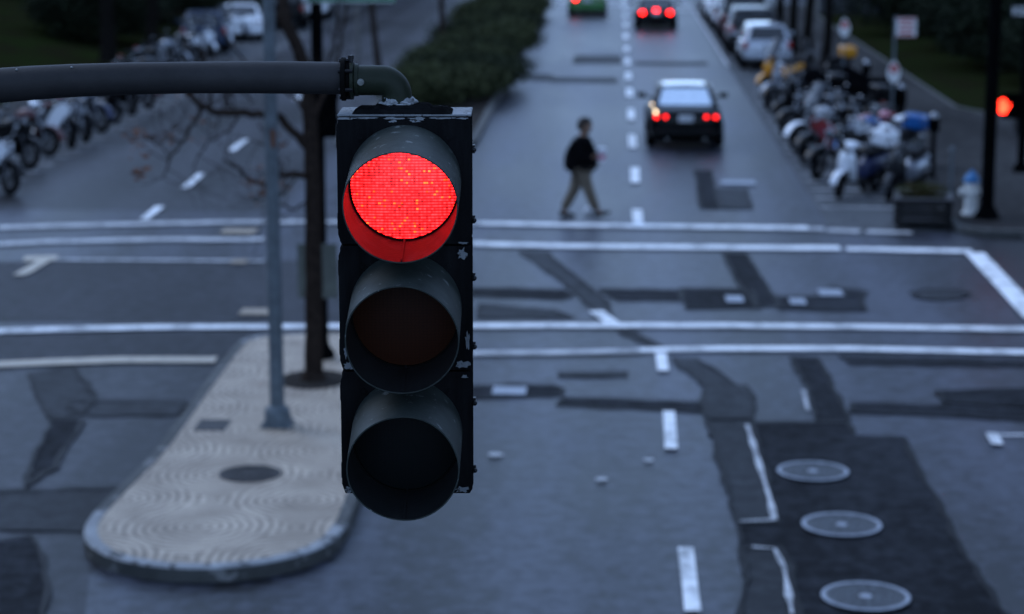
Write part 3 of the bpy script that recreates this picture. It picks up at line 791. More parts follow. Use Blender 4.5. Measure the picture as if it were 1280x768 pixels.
for i in range(3):
    cz = SH * (1 - i)
    hh = SH - 0.004
    b = MB(); b.prism(rounded_rect(W - .006, hh - .002, 0.008), 0.016, D, Matrix.Translation((0, 0, cz)) @ YZ)
    sec = b.build('signal_section', M_house, sig, bevel=0.005)
    b = MB(); hole_plate(b, W, hh, 0.005, 0.146, 0.0, 0.0155, 0, cz, 56)
    door = b.build('door', M_house, sec, bevel=0.003)
    # lens
    b = MB(); n = 40
    prof = [(0.1435, 0.022), (0.142, 0.010), (0.10, 0.004), (0.05, 0.001), (0.0005, 0.0)]
    mt = Matrix.Rotation(math.pi / 2, 4, 'X')
    b.lathe([(r, -z) for r, z in prof], Matrix.Translation((0, -0.046, -0.0075)) @ mt, seg=n, cap=False)
    ln = b.build('lens', (M_led, M_amber, M_green)[i], sec); ln.location = (0, 0, cz)
    b = MB(); b.lathe([(0.1425, -0.010), (0.1425, 0.010), (0.1465, 0.011), (0.1465, -0.010)], Matrix.Translation((0, -0.034, cz - 0.0075)) @ Matrix.Rotation(math.pi / 2, 4, 'X'), seg=48, cap=False)
    b.build('gasket', M_gasket, sec)
    # tunnel visor, tipped down, a little out of round
    rv, Lv = 0.1515, (0.250, 0.252, 0.248)[i]
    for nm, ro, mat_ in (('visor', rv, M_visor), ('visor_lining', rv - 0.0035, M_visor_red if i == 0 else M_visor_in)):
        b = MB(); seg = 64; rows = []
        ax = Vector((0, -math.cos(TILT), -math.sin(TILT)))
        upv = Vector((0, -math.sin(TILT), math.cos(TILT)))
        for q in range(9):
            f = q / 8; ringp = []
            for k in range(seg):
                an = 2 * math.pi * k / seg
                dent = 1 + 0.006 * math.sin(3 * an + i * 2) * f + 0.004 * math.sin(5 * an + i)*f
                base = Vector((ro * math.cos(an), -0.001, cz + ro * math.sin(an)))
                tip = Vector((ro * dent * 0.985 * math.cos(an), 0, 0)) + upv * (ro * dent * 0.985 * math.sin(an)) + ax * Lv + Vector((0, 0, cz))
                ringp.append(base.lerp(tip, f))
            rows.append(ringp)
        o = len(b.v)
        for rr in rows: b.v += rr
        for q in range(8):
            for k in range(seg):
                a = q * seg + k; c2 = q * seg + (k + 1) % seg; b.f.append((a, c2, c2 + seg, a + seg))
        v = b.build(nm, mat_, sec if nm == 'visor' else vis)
        if nm == 'visor': vis = v
        tips = rows[-1]
        if nm == 'visor': tip_o = tips
        else:
            b = MB(); b.v = list(tip_o) + list(tips)
            for k in range(seg): b.f.append((k, (k + 1) % seg, seg + (k + 1) % seg, seg + k))
            b.build('rim', M_visor, vis)
    # seam and rivets on the under side of the visor
    b = MB()
    p0 = Vector((0, -.02, cz - rv + 0.006)); p1 = ax * (Lv - .004) - upv * (rv * .985 - .006) + Vector((0, 0, cz))
    b.box((p0 + p1) / 2, (0.005, (p1 - p0).length, 0.002), Matrix.Rotation(TILT * .98, 4, 'X'))
    b.build('seam', M_visor_red if i == 0 else M_visor_in, vis)
    # screw tabs round the visor, latches and hinges
    for an in (45, 135, 225, 315):
        b = MB(); q = 0.163
        b.box((q * math.cos(R(an)), -0.002, cz + q * math.sin(R(an))), (0.022, 0.003, 0.014), Matrix.Rotation(-R(an), 4, 'Y'))
        b.lathe([(0.0045, 0), (0.0045, 0.004), (0.001, 0.005)], Matrix.Translation((q * math.cos(R(an)), -0.003, cz + q * math.sin(R(an)))) @ Matrix.Rotation(math.pi / 2, 4, 'X'), seg=8)
        b.build('visor_tab', M_house, sec)
    for dz in (0.085, -0.105):
        b = MB(); x = W / 2
        b.box((x + .002, .020, cz + dz), (.010, .020, .022)); b.tube([(x + .005, -.002, cz + dz), (x + .005, .03, cz + dz)], .004, 8)
        b.ball((x + .005, -.004, cz + dz), .0065, 8, 6)
        b.build('latch', M_iron, sec, bevel=.001)
    for dz in (0.11, -0.11):
        b = MB(); b.tube([(-W / 2 + .002, .018, cz + dz - .022), (-W / 2 + .002, .018, cz + dz + .022)], .0048, 8); b.build('hinge', M_iron, sec)
# bare primer where paint has flaked off the fronts (own shapes)
def flake(name, cx, cz, sx, sz, seed, parent, y=-0.0012, n=16):
    rnd = random.Random(seed); pts = []
    for k in range(n):
        a = 2 * math.pi * k / n; q = rnd.uniform(.45, 1.1)
        pts.append((max(-W / 2 + .004, min(W / 2 - .004, cx + sx * q * math.cos(a))), cz + sz * q * math.sin(a)))
    b = MB(); b.prism(pts, y, 0.0004, YZ); return b.build(name, M_chip, parent, smooth=False)
secs = [c_ for c_ in sig.children if c_.name.startswith('signal_section')]
zt = SH * 1.5
doors = [[c_ for c_ in s_.children if c_.name.startswith('door')][0] for s_ in secs]
for k, (x, z, sx, sz) in enumerate(((-.155, zt - .005, .03, .004), (-.10, zt - .004, .035, .003), (-.03, zt - .005, .03, .004), (.035, zt - .006, .03, .006), (.03, zt - .012, .016, .006), (-.03, zt - .013, .012, .004),
                                    (.10, zt - .004, .04, .003), (.155, zt - .005, .025, .003))):
    flake('paint_chip', x, z, sx, sz, k, secs[0])
for (s_, x, z, sx, sz, k) in ((0, .155, -SH * 0 + SH * .5 + .006, .018, .004, 21), (1, .153, SH * .5 - .022, .014, .018, 22), (1, .150, -SH * .5 + .018, .024, .014, 23),
                              (1, -.158, -SH * .5 + .016, .016, .012, 24), (1, .166, -.09, .007, .03, 25), (2, -.160, -SH * 1.5 + .014, .016, .010, 26), (2, .150, -SH * 1.5 + .014, .022, .010, 27), (2, .158, -SH * .5 - .015, .010, .008, 28), (1, -.165, -.12, .006, .02, 29)):
    flake('paint_chip', x, z, sx, sz, k, secs[s_])
# top hub plates
zt = SH * 1.5
b = MB(); b.box((0, D / 2 + .006, zt + .002), (W - .004, D - .004, .006)); b.build('top_plate', M_chip, sig, bevel=.002)
b = MB(); b.box((-.006, .07, zt + .012), (.27, .13, .012), taper=.86); b.box((-.006, .07, zt + .022), (.16, .10, .010), taper=.85); b.build('hub_plate', M_house, sig, bevel=.003)
b = MB(); rnd = random.Random(3)
hubx = S(499, 140, 5.92).x
ps = []
for i in range(9):
    th = math.pi * .5 * i / 8; rr = []
    for k in range(26):
        a = 2 * math.pi * k / 26; q = (1 + .22 * rnd.uniform(-1, 1)) * (1 + .12 * math.sin(5 * a))
        rr.append((hubx + .003 + .048 * q * math.cos(th) * math.cos(a), .075 + .045 * q * math.cos(th) * math.sin(a), zt + .024 + .030 * math.sin(th) * (1 + .25 * rnd.uniform(-1, 1))))
    ps.append(rr)
b.loft(ps); b.build('sealant_collar', M_seal, sig, smooth=True, angle=25)
# arm: elbow, flanges, pipe
zc = 5.93
yy_ = S(499, 100, zc).y
E = [S(447, 95.5, zc), S(470, 95.5, zc), S(480, 95.8, zc)]
c0 = S(480, 95.8, zc); c1 = S(499, 137, zc)
cen = Vector((c0.x, c0.y, c0.z - (c1.x - c0.x)))
rB = c1.x - c0.x
for k in range(1, 11):
    a = R(90 - 9 * k); E.append(Vector((cen.x + rB * math.cos(a), c0.y, cen.z + rB * math.sin(a))))
E.append(Vector((c1.x, c0.y, zt + .02)))
for e in E: e.y = .08
b = MB(); b.tube(E, [.0405] * (len(E) - 1) + [.043], 32); b.build('elbow', M_elbow, sig)
b = MB(); k0 = S(447, 95.5, zc)
for x, r_, w_ in ((442, .050, .010), (447, .044, .012)):
    q = S(x, 95, zc); b.tube([(q.x, .08, q.z), (q.x + w_, .08, q.z)], r_, 32)
b.build('clamp', M_elbow, sig, bevel=.002)
b = MB(); q = S(431, 94, zc); b.tube([(q.x, .08, q.z), (q.x + .013, .08, q.z)], .0585, 32); b.tube([(q.x + .012, .08, q.z), (q.x + .030, .08, q.z)], .045, 32); b.build('flange', M_gasket, sig, bevel=.003)
for k in range(6):
    a = R(30 + 60 * k); q = S(436, 94, zc)
    b = MB(); b.tube([(q.x - .016, .08 + .050 * math.cos(a), q.z + .050 * math.sin(a)), (q.x + .022, .08 + .050 * math.cos(a), q.z + .050 * math.sin(a))], .0055, 6)
    b.build('bolt', M_iron, sig)
b = MB(); q = S(443.5, 76, zc); b.tube([(q.x, .07, q.z - .01), (q.x, .07, q.z + .018)], .0055, 8); b.tube([(q.x, .07, q.z + .016), (q.x, .07, q.z + .026)], .009, 6); b.build('set_bolt', M_iron, sig)
b = MB(); q = S(456, 96, zc); b.tube([(q.x, .046, q.z), (q.x, .036, q.z)], .0095, 10); b.tube([(q.x, .037, q.z), (q.x, .031, q.z)], .006, 6); b.build('grub_screw', M_bolt, sig)
A = []
for px, py in ((431, 93), (380, 92.2), (320, 91.8), (240, 92.2), (170, 93.5), (100, 96), (50, 99), (0, 103.0), (-60, 110), (-140, 123), (-240, 147), (-360, 187), (-480, 242), (-600, 320), (-700, 410), (-780, 520), (-830, 640)):
    q = S(px, py, zc); A.append((q.x, .08, q.z))
b = MB(); b.tube(A, [.0435, .0435, .0435, .0425, .0435, .0445, .046, .047, .048, .050, .053, .056, .060, .064, .068, .072, .075], 32)
armo = b.build('mast_arm', M_arm, sig)
for px in (38, 105):
    b = MB(); q = S(px, 85 if px < 60 else 82, zc); b.ball((q.x, .04, q.z + .008), .004, 8, 6); b.build('bolt', M_bolt, armo)
q = Vector(A[-1]); gz = -F0.z
b = MB(); b.tube([(q.x - .05, .08, gz + .1), (q.x - .05, .08, q.z + .45)], [.14, .10], 24); b.tube([(q.x - .05, .08, gz), (q.x - .05, .08, gz + .12)], .22, 20); b.tube([(q.x - .05, .08, q.z + .45), (q.x - .05, .08, q.z + .5)], [.10, .04], 20)
b.build('pole', M_arm, sig)

# ---------------------------------------------------------------- poles on the island
c = G(347, 531, isl_top); hgt = 8.5
t = thing('street_lamp', 'tall galvanised grey steel pole with square foot on the island', 'street lamp', (c.x, c.y, isl_top - .008))
b = MB(); b.tube([(0, 0, .12), (0, 0, hgt)], [.085, .06], 20); b.build('pole', M_galv, t)
b = MB(); b.box((0, 0, .02), (.34, .34, .04)); b.lathe([(.15, .04), (.15, .17), (.12, .22), (.09, .24)], seg=24); b.build('base', M_galv, t, bevel=.008)
for k in range(4):
    b = MB(); b.tube([(.13 * (1 if k % 2 else -1), .13 * (1 if k > 1 else -1), .035), (.13 * (1 if k % 2 else -1), .13 * (1 if k > 1 else -1), .08)], .016, 6); b.build('bolt', M_galv, t)
b = MB(); b.tube([(0, 0, hgt - .05), (-.5, -.2, hgt + .35), (-1.5, -.6, hgt + .5)], [.045, .04, .035], 12); b.build('arm', M_galv, t)
b = MB(); b.box((-1.8, -.72, hgt + .5), (.65, .28, .14), taper=.7); b.build('lamp_head', M_galv, t, bevel=.03)
b = MB(); zz = up(347, 530, 180); b.box((.03, -.082, zz), (.05, .01, .2)); b.build('sticker', M_deadleaf, t)

c = tp2
t = thing('signal_pole', 'black pole behind the island tree carrying a signal, two sign blades and a grey board', 'signal pole', (c.x, c.y, isl_top - .008))
def upz(py): return up(403, 446, py)
b = MB(); b.tube([(0, 0, .1), (0, 0, 6.2)], [.085, .07], 18); b.build('pole', M_pole_black, t)
b = MB(); b.lathe([(.17, 0), (.17, .06), (.11, .14), (.09, .2)], seg=20); b.build('base', M_pole_black, t)
z0, z1 = upz(372) , upz(306)
b = MB(); b.box((-.03, -.10, (z0 + z1) / 2), (.52, .012, z1 - z0)); b.build('sign_board', paint('board_back', (0.11, 0.12, 0.105), .6), t)
z0, z1 = upz(178), upz(112)
b = MB(); b.box((.14, .05, (z0 + z1) / 2), (.20, .22, z1 - z0)); sh = b.build('signal_head', M_pole_black, t, bevel=.02)
for k in range(2):
    b = MB(); b.lathe([(.09, 0), (.10, .14)], Matrix.Translation((.14, .15, z0 + (z1 - z0) * (.27 + .46 * k))) @ Matrix.Rotation(-math.pi / 2, 4, 'X'), seg=18, cap=False); b.build('hood', M_pole_black, sh)
M_signgreen = paint('sign_green', (0.008, 0.16, 0.075), .4)
zb = upz(13)
b = MB(); b.box((.46, -.10, zb + .12), (1.12, .012, .24)); sg = b.build('street_name_sign', M_signgreen, t)
b = MB(); b.box((.46, -.108, zb + .008), (1.10, .004, .012)); b.box((.46, -.108, zb + .232), (1.10, .004, .012)); b.build('border', paint('sign_white', (.7, .7, .7), .4), sg)
b = MB(); b.box((-.10, .10, zb + .42), (.012, 1.0, .22)); b.build('street_name_sign', M_signgreen, t)

# ---------------------------------------------------------------- trees
def limb(b, p, d, L, r, depth, rnd, twist=.35, kids=3, tips=None, seg=7):
    n = 6; pts = [Vector(p)]; rad = [r]; d = Vector(d).normalized()
    for i in range(n):
        d = (d + Vector([rnd.uniform(-1, 1) for _ in range(3)]) * twist * .35 + Vector((0, 0, .03))).normalized()
        pts.append(pts[-1] + d * L / n); rad.append(r * (1 - .55 * (i + 1) / n))
    b.tube(pts, rad, seg)
    if depth > 0:
        for k in range(kids):
            i = rnd.randint(2, n); t = (pts[i] - pts[i - 1]).normalized()
            s = t.cross(Vector([rnd.uniform(-1, 1) for _ in range(3)])).normalized()
            limb(b, pts[i], t * rnd.uniform(.5, 1) + s * rnd.uniform(.5, .9), L * rnd.uniform(.5, .75), rad[i] * .62, depth - 1, rnd, twist, kids, tips, max(4, seg - 1))
    elif tips is not None: tips.append(pts[-1])
def leaves(b, c, r, n, size, rnd):
    for _ in range(n):
        p = Vector(c) + Vector([rnd.gauss(0, 1) * r * .5 for _ in range(3)])
        q = Matrix.Rotation(rnd.uniform(0, 6.28), 3, 'Z') @ Matrix.Rotation(rnd.uniform(-1.2, 1.2), 3, 'X')
        s = size * rnd.uniform(.6, 1.3)
        b.add([p + q @ Vector(v) * s for v in ((-.5, 0, 0), (0, -.35, .06), (.6, 0, 0), (0, .35, .06))], [(0, 1, 2, 3)])
# island tree, limbs traced in the plane of the trunk, spread in depth
c = tp; rnd = random.Random(11)
ZT = (cR.inverted() @ (Vector((c.x, c.y, isl_top)) - Vector((0, 0, H)))).z * -1
tree = thing('bare_tree', 'bare brown tree rooted in the island soil beside the grey pole', 'tree', (c.x, c.y, isl_top - .01))
def T(px, py, dy=0.0):
    # a point seen at px,py lying on the upright plane through the trunk, dy metres behind it
    d = ray(px, py); t_ = (c.y + dy) / d.y
    return Vector((0, 0, H)) + d * t_ - Vector((c.x, c.y, isl_top - .01))
def path(b, pts, r0, r1, seg=10, wob=.012):
    P3 = []
    for k in range(len(pts) - 1):
        a, e = T(*pts[k]), T(*pts[k + 1])
        for q in range(4): P3.append(a.lerp(e, q / 4) + Vector([rnd.uniform(-1, 1) * wob for _ in range(3)]))
    P3.append(T(*pts[-1])); n = len(P3)
    b.tube(P3, [r0 + (r1 - r0) * i / (n - 1) for i in range(n)], seg); return P3
b = MB()
trunk = [(392, 476), (393, 400), (392, 300), (391, 230), (389, 180), (386, 130), (381, 85), (370, 55), (358, 30), (350, -20, .1), (338, -120, .1)]
b.tube([T(392, 478), T(392, 466)], [.19, .135], 14)
path(b, trunk, .118, .06, 14, .006); b.build('trunk', M_bark, tree)
br = [([(391, 192), (372, 170), (352, 147), (330, 143, -.2), (300, 142, -.3), (268, 141, -.4), (250, 132, -.5), (235, 116, -.5), (222, 96, -.5)], .06, .028),
      ([(391, 222), (372, 216), (352, 219, .3), (330, 232, .5), (310, 224, .6), (292, 206, .7), (280, 200, .8)], .045, .014),
      ([(252, 136, -.45), (243, 152, -.5), (228, 180, -.6), (212, 196, -.6), (204, 222, -.7)], .026, .008),
      ([(262, 141, -.4), (262, 120, -.4), (262, 95, -.3), (252, 60, -.2)], .022, .012),
      ([(228, 178, -.6), (212, 172, -.7), (196, 180, -.8), (178, 172, -.9)], .014, .006),
      ([(285, 142, -.3), (283, 122, -.2), (296, 108, 0), (318, 128, .1)], .018, .006),
      ([(372, 60, 0), (360, 40, .4), (350, 24, .6), (325, -10, .8), (300, -60, 1)], .028, .014),
      ([(388, 160), (405, 120, .5), (420, 80, 1), (432, 30, 1.2), (440, -60, 1.4)], .032, .014),
      ([(330, 232, .5), (335, 246, .5), (318, 252, .6)], .016, .006),
      ([(389, 250), (370, 262, -.3), (352, 255, -.5), (338, 262, -.6)], .016, .005),
      ([(300, 142, -.3), (290, 160, -.2), (262, 178, -.1), (246, 200, 0), (240, 222, .1)], .016, .005),
      ([(388, 150), (372, 128, .4), (352, 112, .7), (326, 98, .9), (290, 60, 1.1), (270, 20, 1.2)], .022, .008),
      ([(386, 132), (402, 100, -.3), (418, 60, -.5), (422, 10, -.6), (430, -60, -.7)], .02, .01),
      ([(372, 216), (360, 236, -.2), (345, 250, -.3), (352, 272, -.3)], .014, .005),
      ([(351, 218, .3), (350, 200, .2), (340, 185, .2), (322, 178, .2)], .013, .005)]
for pts, r0, r1 in br:
    b = MB(); P3 = path(b, pts, r0, r1, 8, .02)
    for k in range(7):
        i = rnd.randint(len(P3) // 3, len(P3) - 1)
        limb(b, P3[i], (rnd.uniform(-.8, .5), rnd.uniform(-.6, .6), rnd.uniform(-.4, .8)), rnd.uniform(.35, .9), max(.006, r1 * .4), 2, rnd, .6, 2, None, 4)
    b.build('branch', M_bark, tree)
b = MB()
for px, py, n, rr in ((176, 176, 26, .2), (205, 175, 16, .22), (176, 217, 26, .10), (347, 182, 22, .10), (330, 228, 30, .16), (347, 232, 18, .12), (250, 165, 8, .2), (232, 115, 22, .2), (320, 240, 10, .2)):
    leaves(b, T(px, py, -.2), rr, n, .085, rnd)
b.build('dead_leaves', M_deadleaf, tree)

def bare_tree(px, py, r, h, lean, label, mat, seed, group=None, kids=3, depth=3, low=.55, name='bare_tree', z=0.13):
    c = G(px, py, z); rnd = random.Random(seed)
    t = thing(name, label, 'tree', (c.x, c.y, z - .02), 0, group)
    pts = [Vector((0, 0, 0)), Vector((0, 0, .15))]; n = 7
    for i in range(1, n + 1):
        f = i / n; pts.append(Vector((lean[0] * f + rnd.uniform(-.06, .06), lean[1] * f + rnd.uniform(-.06, .06), h * f)))
    b = MB(); b.tube(pts, [r * 1.5, r * 1.1] + [r * (1 - .5 * i / n) for i in range(1, n + 1)], 12); b.build('trunk', mat, t)
    b = MB()
    for k in range(7):
        i = rnd.randint(int(2 + low * n * .6), n + 1); a = rnd.uniform(0, 6.28)
        limb(b, pts[i], (math.cos(a), math.sin(a), rnd.uniform(.2, .9)), h * rnd.uniform(.25, .45), r * .42, depth - 1, rnd, .5, kids, None, 6)
    b.build('crown', mat, t); return t
GT = 'bare trees along the street'
bare_tree(473, 88, .11, 7.5, (-.9, .6), 'bare slim tree leaning left behind the signal elbow in the median', M_bark, 5, GT)
bare_tree(447, 88, .09, 7.0, (.1, .4), 'bare pale trunk in the median just left of the leaning tree', paint('bark_pale', (.13, .125, .12), .9), 9, GT)
bare_tree(552, 72, .11, 7.0, (0, .3), 'bare upright tree at the left edge of the median hedge', M_bark, 6, GT)
bare_tree(136, 76, .28, 8.0, (.1, .2), 'thick dark tree trunk on the left lawn, left of the other', M_bark_dark, 8, GT, z=0.3)
bare_tree(188, 74, .22, 8.0, (.6, .2), 'dark leaning tree trunk on the left lawn near the blue car', M_bark_dark, 12, GT, z=0.2)
bare_tree(992, 66, .17, 7.5, (-.1, .2), 'dark street tree beside the dark parked van', M_bark_dark, 13, GT)
bare_tree(1010, 78, .17, 7.5, (.1, .2), 'dark street tree beside the pale parked wagon, left of its neighbour', M_bark_dark, 14, GT)
bare_tree(1031, 84, .16, 7.5, (.2, .2), 'dark street tree nearest the covered motorbike', M_bark_dark, 15, GT)
bare_tree(975, 44, .17, 7.5, (0, .2), 'dark street tree farthest up the right pavement', M_bark_dark, 16, GT)
bare_tree(1246, 60, .3, 8.5, (.2, .2), 'thick dark trunk standing in the right-hand shrubbery', M_bark_dark, 17, GT, z=0.16)
bare_tree(1172, 22, .28, 8.5, (-.2, .2), 'dark trunk at the far end of the right-hand shrubbery', M_bark_dark, 18, GT, z=0.16)

# ---------------------------------------------------------------- hedges and shrubs
def shrub_mesh(name, sx, sy, sz, n, size, seed, mat):
    rnd = random.Random(seed); b = MB()
    lobes = [(rnd.uniform(-.35, .35) * sx, rnd.uniform(-.38, .38) * sy, rnd.uniform(.35, .62) * sz, rnd.uniform(.3, .45)) for _ in range(9)]
    for _ in range(n):
        lx, ly, lz, lr = rnd.choice(lobes)
        v = Vector([rnd.gauss(0, 1) for _ in range(3)]).normalized() * rnd.uniform(.55, 1.08)
        p = Vector((lx + v.x * sx * lr, ly + v.y * sy * lr, max(.02, lz + v.z * sz * lr)))
        q = Matrix.Rotation(rnd.uniform(0, 6.28), 3, 'Z') @ Matrix.Rotation(rnd.uniform(-1.4, 1.4), 3, 'X')
        s = size * rnd.uniform(.6, 1.4)
        b.add([p + q @ Vector(w) * s for w in ((-.5, 0, 0), (0, -.35, .05), (.6, 0, 0), (0, .35, .05))], [(0, 1, 2, 3)])
    me = bpy.data.meshes.new(name); me.from_pydata([tuple(v) for v in b.v], [], b.f); me.materials.append(mat); me.update()
    return me
def stems_mesh(name, seed, h):
    rnd = random.Random(seed); b = MB()
    for _ in range(9):
        a = rnd.uniform(0, 6.28)
        limb(b, (rnd.uniform(-.3, .3), rnd.uniform(-.5, .5), 0), (math.cos(a) * .5, math.sin(a) * .5, 1), h * .8, .03, 1, rnd, .4, 3, None, 5)
    me = bpy.data.meshes.new(name); me.from_pydata([tuple(v) for v in b.v], [], b.f); me.materials.append(M_bark_dark); me.update()
    return me
shr = [shrub_mesh('foliage', 2.7, 4.6, 1.25, 9000, .11, 31, M_leaf), shrub_mesh('foliage', 2.6, 4.4, 1.05, 9000, .11, 32, M_leaf2)]
M_leaf4 = leaf_mat('bush_leaf_dark', (0.006, 0.009, 0.006), (0.020, 0.027, 0.015))
big = [shrub_mesh('foliage', 5.0, 5.5, 3.0, 12000, .17, 33, M_leaf4), shrub_mesh('foliage', 4.2, 5.0, 2.3, 10000, .16, 34, M_leaf4)]
st = stems_mesh('stem', 3, 1.1); stb = stems_mesh('stem', 4, 2.2)
def put_shrub(me, sm, x, y, z, rz, label, group, s=1.0, name='shrub'):
    t = thing(name, label, 'shrub', (x, y, z), rz, group); t.scale = (s, s, s)
    for n_, m_ in (('foliage', me), ('stem', sm)):
        o = bpy.data.objects.new(n_, m_); col.objects.link(o); o.parent = t
GM = 'dense shrubs filling the median bed'
order = ['nearest', 'second nearest', 'third nearest', 'fourth nearest', 'fifth nearest', 'sixth nearest', 'seventh nearest', 'eighth nearest', 'ninth nearest', 'tenth nearest', 'eleventh nearest', 'farthest']
y = 61.0
for k in range(12):
    put_shrub(shr[k % 2], st, -4.6 + .18 * math.sin(k * 2.1), y, .12, math.pi * (k % 3 == 1), ('mid green' if k % 2 == 0 else 'dark green') + ' clipped shrub, ' + order[k] + ' in the median bed', GM, 1.0 + .08 * math.sin(k * 1.7))
    y += 3.9
GRS = 'dark shrubs behind the right lawn'
spots = [(13.6, 66.5, 1, .9), (17.2, 62.5, 0, 1), (14.2, 73, 0, 1), (18.5, 70, 0, 1.1), (13.2, 80, 1, 1), (17.2, 79, 0, 1.1), (13.4, 88, 0, 1), (17.8, 88, 0, 1.1), (13.2, 96, 1, 1.1), (18, 97, 0, 1.2), (22, 66, 0, 1.2), (23, 76, 0, 1.2)]
wh = ['nearest the lawn corner', 'behind the pedestrian signal', 'beyond the lawn corner', 'low behind the black pole top', 'beside the white rectangular sign', 'in the second row past the pole', 'past the white rectangular sign', 'deep in the far bed', 'beside the far steps', 'behind the far steps', 'at the edge of the street-name sign', 'farthest back on the right edge']
for (x, y, k, s), w_ in zip(spots, wh):
    put_shrub(big[k], stb, x, y, .14, x, 'dark bushy shrub ' + w_, GRS, s)
GLS = 'dark shrubs at the top of the left lawn'
for k, (x, y) in enumerate(((-21, 101), (-25.5, 99), (-30, 100), (-34, 98), (-38, 100), (-19.5, 110))):
    put_shrub(big[k % 2], stb, x, y, .9, y, 'dark shrub at the top of the left lawn, ' + ['beside the dark trunks', 'left of the dark trunks', 'in front of the wall', 'second from the lawn edge', 'at the outer lawn edge', 'beyond the blue car'][k], GLS, 1.15)

GLH = 'dark shrubs behind the cars on the left'
for k, (x, y) in enumerate(((-19.8, 80), (-19.5, 86), (-19.6, 92), (-20, 97.5))):
    put_shrub(big[k % 2], stb, x, y, .35, y, 'dark shrub on the left bank, ' + ['beside the blue wagon', 'beside the white sedan', 'beside the black sport utility car', 'beside the white van'][k], GLH, .85)
# building behind the left lawn and retaining wall with steps at the far right
t = thing('building', 'dark brown brick building with tall windows behind the left lawn', 'building', (-34, 112, 0))
M_brick = paint('brown_brick', (.055, .042, .036), .9, var=.35, scale=5)
b = MB(); b.box((0, 4, 4), (30, 8, 8)); b.build('wall', M_brick, t)
for k in range(9):
    b = MB(); b.box((-12.6 + k * 3.15, -.03, 2.9), (1.5, .12, 2.6)); w_ = b.build('window', paint('window_frame', (.16, .16, .16), .5), t)
    for s_ in (-.36, .36):
        b = MB(); b.box((-12.6 + k * 3.15 + s_, -.10, 2.9), (.62, .03, 2.4)); b.build('pane', M_glass, w_)
    b = MB(); b.box((-12.6 + k * 3.15, -.06, 1.5), (1.8, .22, .14)); b.build('sill', M_kerb, w_)
b = MB(); b.box((0, 3.9, 8.15), (30.6, 8.8, .3)); b.build('roof', M_brick, t)
t = thing('staircase', 'pale concrete steps with a low side wall at the far right', 'staircase', (13.5, 102, .13))
for k in range(6):
    b = MB(); b.box((0, k * .34, .08 + k * .16 - .0), (6.5, .34, .16 + .0)); b.build('step', M_conc, t, smooth=False)
for x in (-3.6, 3.6): b = MB(); b.box((x, 1.0, .55), (.45, 2.6, 1.1)); b.build('side_wall', M_conc, t, bevel=.02)
for x in (-1.2, 1.4):
    b = MB(); b.tube([(x, -.2, 0), (x, -.2, .95), (x, 2.0, 1.9), (x, 2.0, 1.0)], .03, 8); b.build('handrail', M_galv, t)

# unseen tall fronts, added to block side sky and darken the road edges
M_front = [paint('render_grey', (.10, .10, .105), .9, var=.3, scale=2), paint('render_brown', (.08, .06, .05), .9, var=.3, scale=3), paint('render_dark', (.05, .052, .055), .9, var=.3, scale=3)]
M_frame = paint('window_frame', (.16, .16, .16), .5)
def front(x, y, w, d, h, rz, mat, label):
    t = thing('building', label, 'building', (x, y, 0), rz, 'unseen fronts added to block side sky')
    b = MB(); b.box((0, d / 2, h / 2), (w, d, h)); b.build('wall', mat, t)
    b = MB(); b.box((0, d / 2 - .2, h + .25), (w + .5, d + .6, .5)); b.build('roof', M_kerb, t)
    nx, nz = min(8, int(w / 3.2)), min(10, int(h / 3.4))
    for i in range(nx):
        for k in range(nz):
            cx, cz = -w / 2 + w * (i + .5) / nx, 2.2 + 3.3 * k
            b = MB(); b.box((cx, -.02, cz), (1.5, .14, 1.9)); f_ = b.build('window', M_frame, t)
            b = MB(); b.box((cx, -.095, cz), (1.3, .02, 1.7)); b.build('pane', M_glass, f_)
front(24, 134, 26, 14, 34, 0, M_front[0], 'unseen tall grey building added to block sky, right beyond the far crossing')
front(-22, 136, 24, 14, 36, 0, M_front[1], 'unseen tall brown building added to block sky, left beyond the far crossing')
front(34, 96, 40, 12, 26, R(90) + math.pi, M_front[2], 'unseen dark building added to block sky, right side behind the shrubbery')
front(-58, 92, 60, 12, 30, R(90), M_front[2], 'unseen dark building added to block sky, left side behind the sloping lawn')
front(24, 12, 40, 14, 30, R(-90), M_front[0], 'unseen tall grey building added to block sky, right of the near roadway')
front(-30, 10, 44, 14, 30, R(90), M_front[1], 'unseen tall brown building added to block sky, left of the near roadway')

# ---------------------------------------------------------------- vehicles
def wheel(parent, c, r, w, seg=24, rimmat=M_alloy):
    c = Vector(c); mt = Matrix.Translation(c) @ Matrix.Rotation(math.pi / 2, 4, 'Y')
    b = MB(); k = w * .5
    b.lathe([(r * .62, -k * .9), (r * .93, -k), (r, -k * .6), (r, k * .6), (r * .93, k), (r * .62, k * .9)], mt, seg, cap=False)
    t = b.build('wheel', M_rubber, parent)
    b = MB(); b.lathe([(r * .64, -k * .8), (r * .62, -k * .4), (r * .2, -k * .25), (r * .15, -k * .7), (.001, -k * .7)], mt, seg, cap=False)
    b.lathe([(r * .64, k * .8), (r * .62, k * .4), (r * .2, k * .25), (r * .15, k * .7), (.001, k * .7)], mt, seg, cap=False)
    for q in range(5):
        a = q * 2 * math.pi / 5
        b.box(c + Vector((0, math.cos(a) * r * .38, math.sin(a) * r * .38)), (w * .75, r * .11, r * .5), Matrix.Rotation(a - math.pi / 2, 4, 'X'))
    b.build('rim', rimmat, t); return t
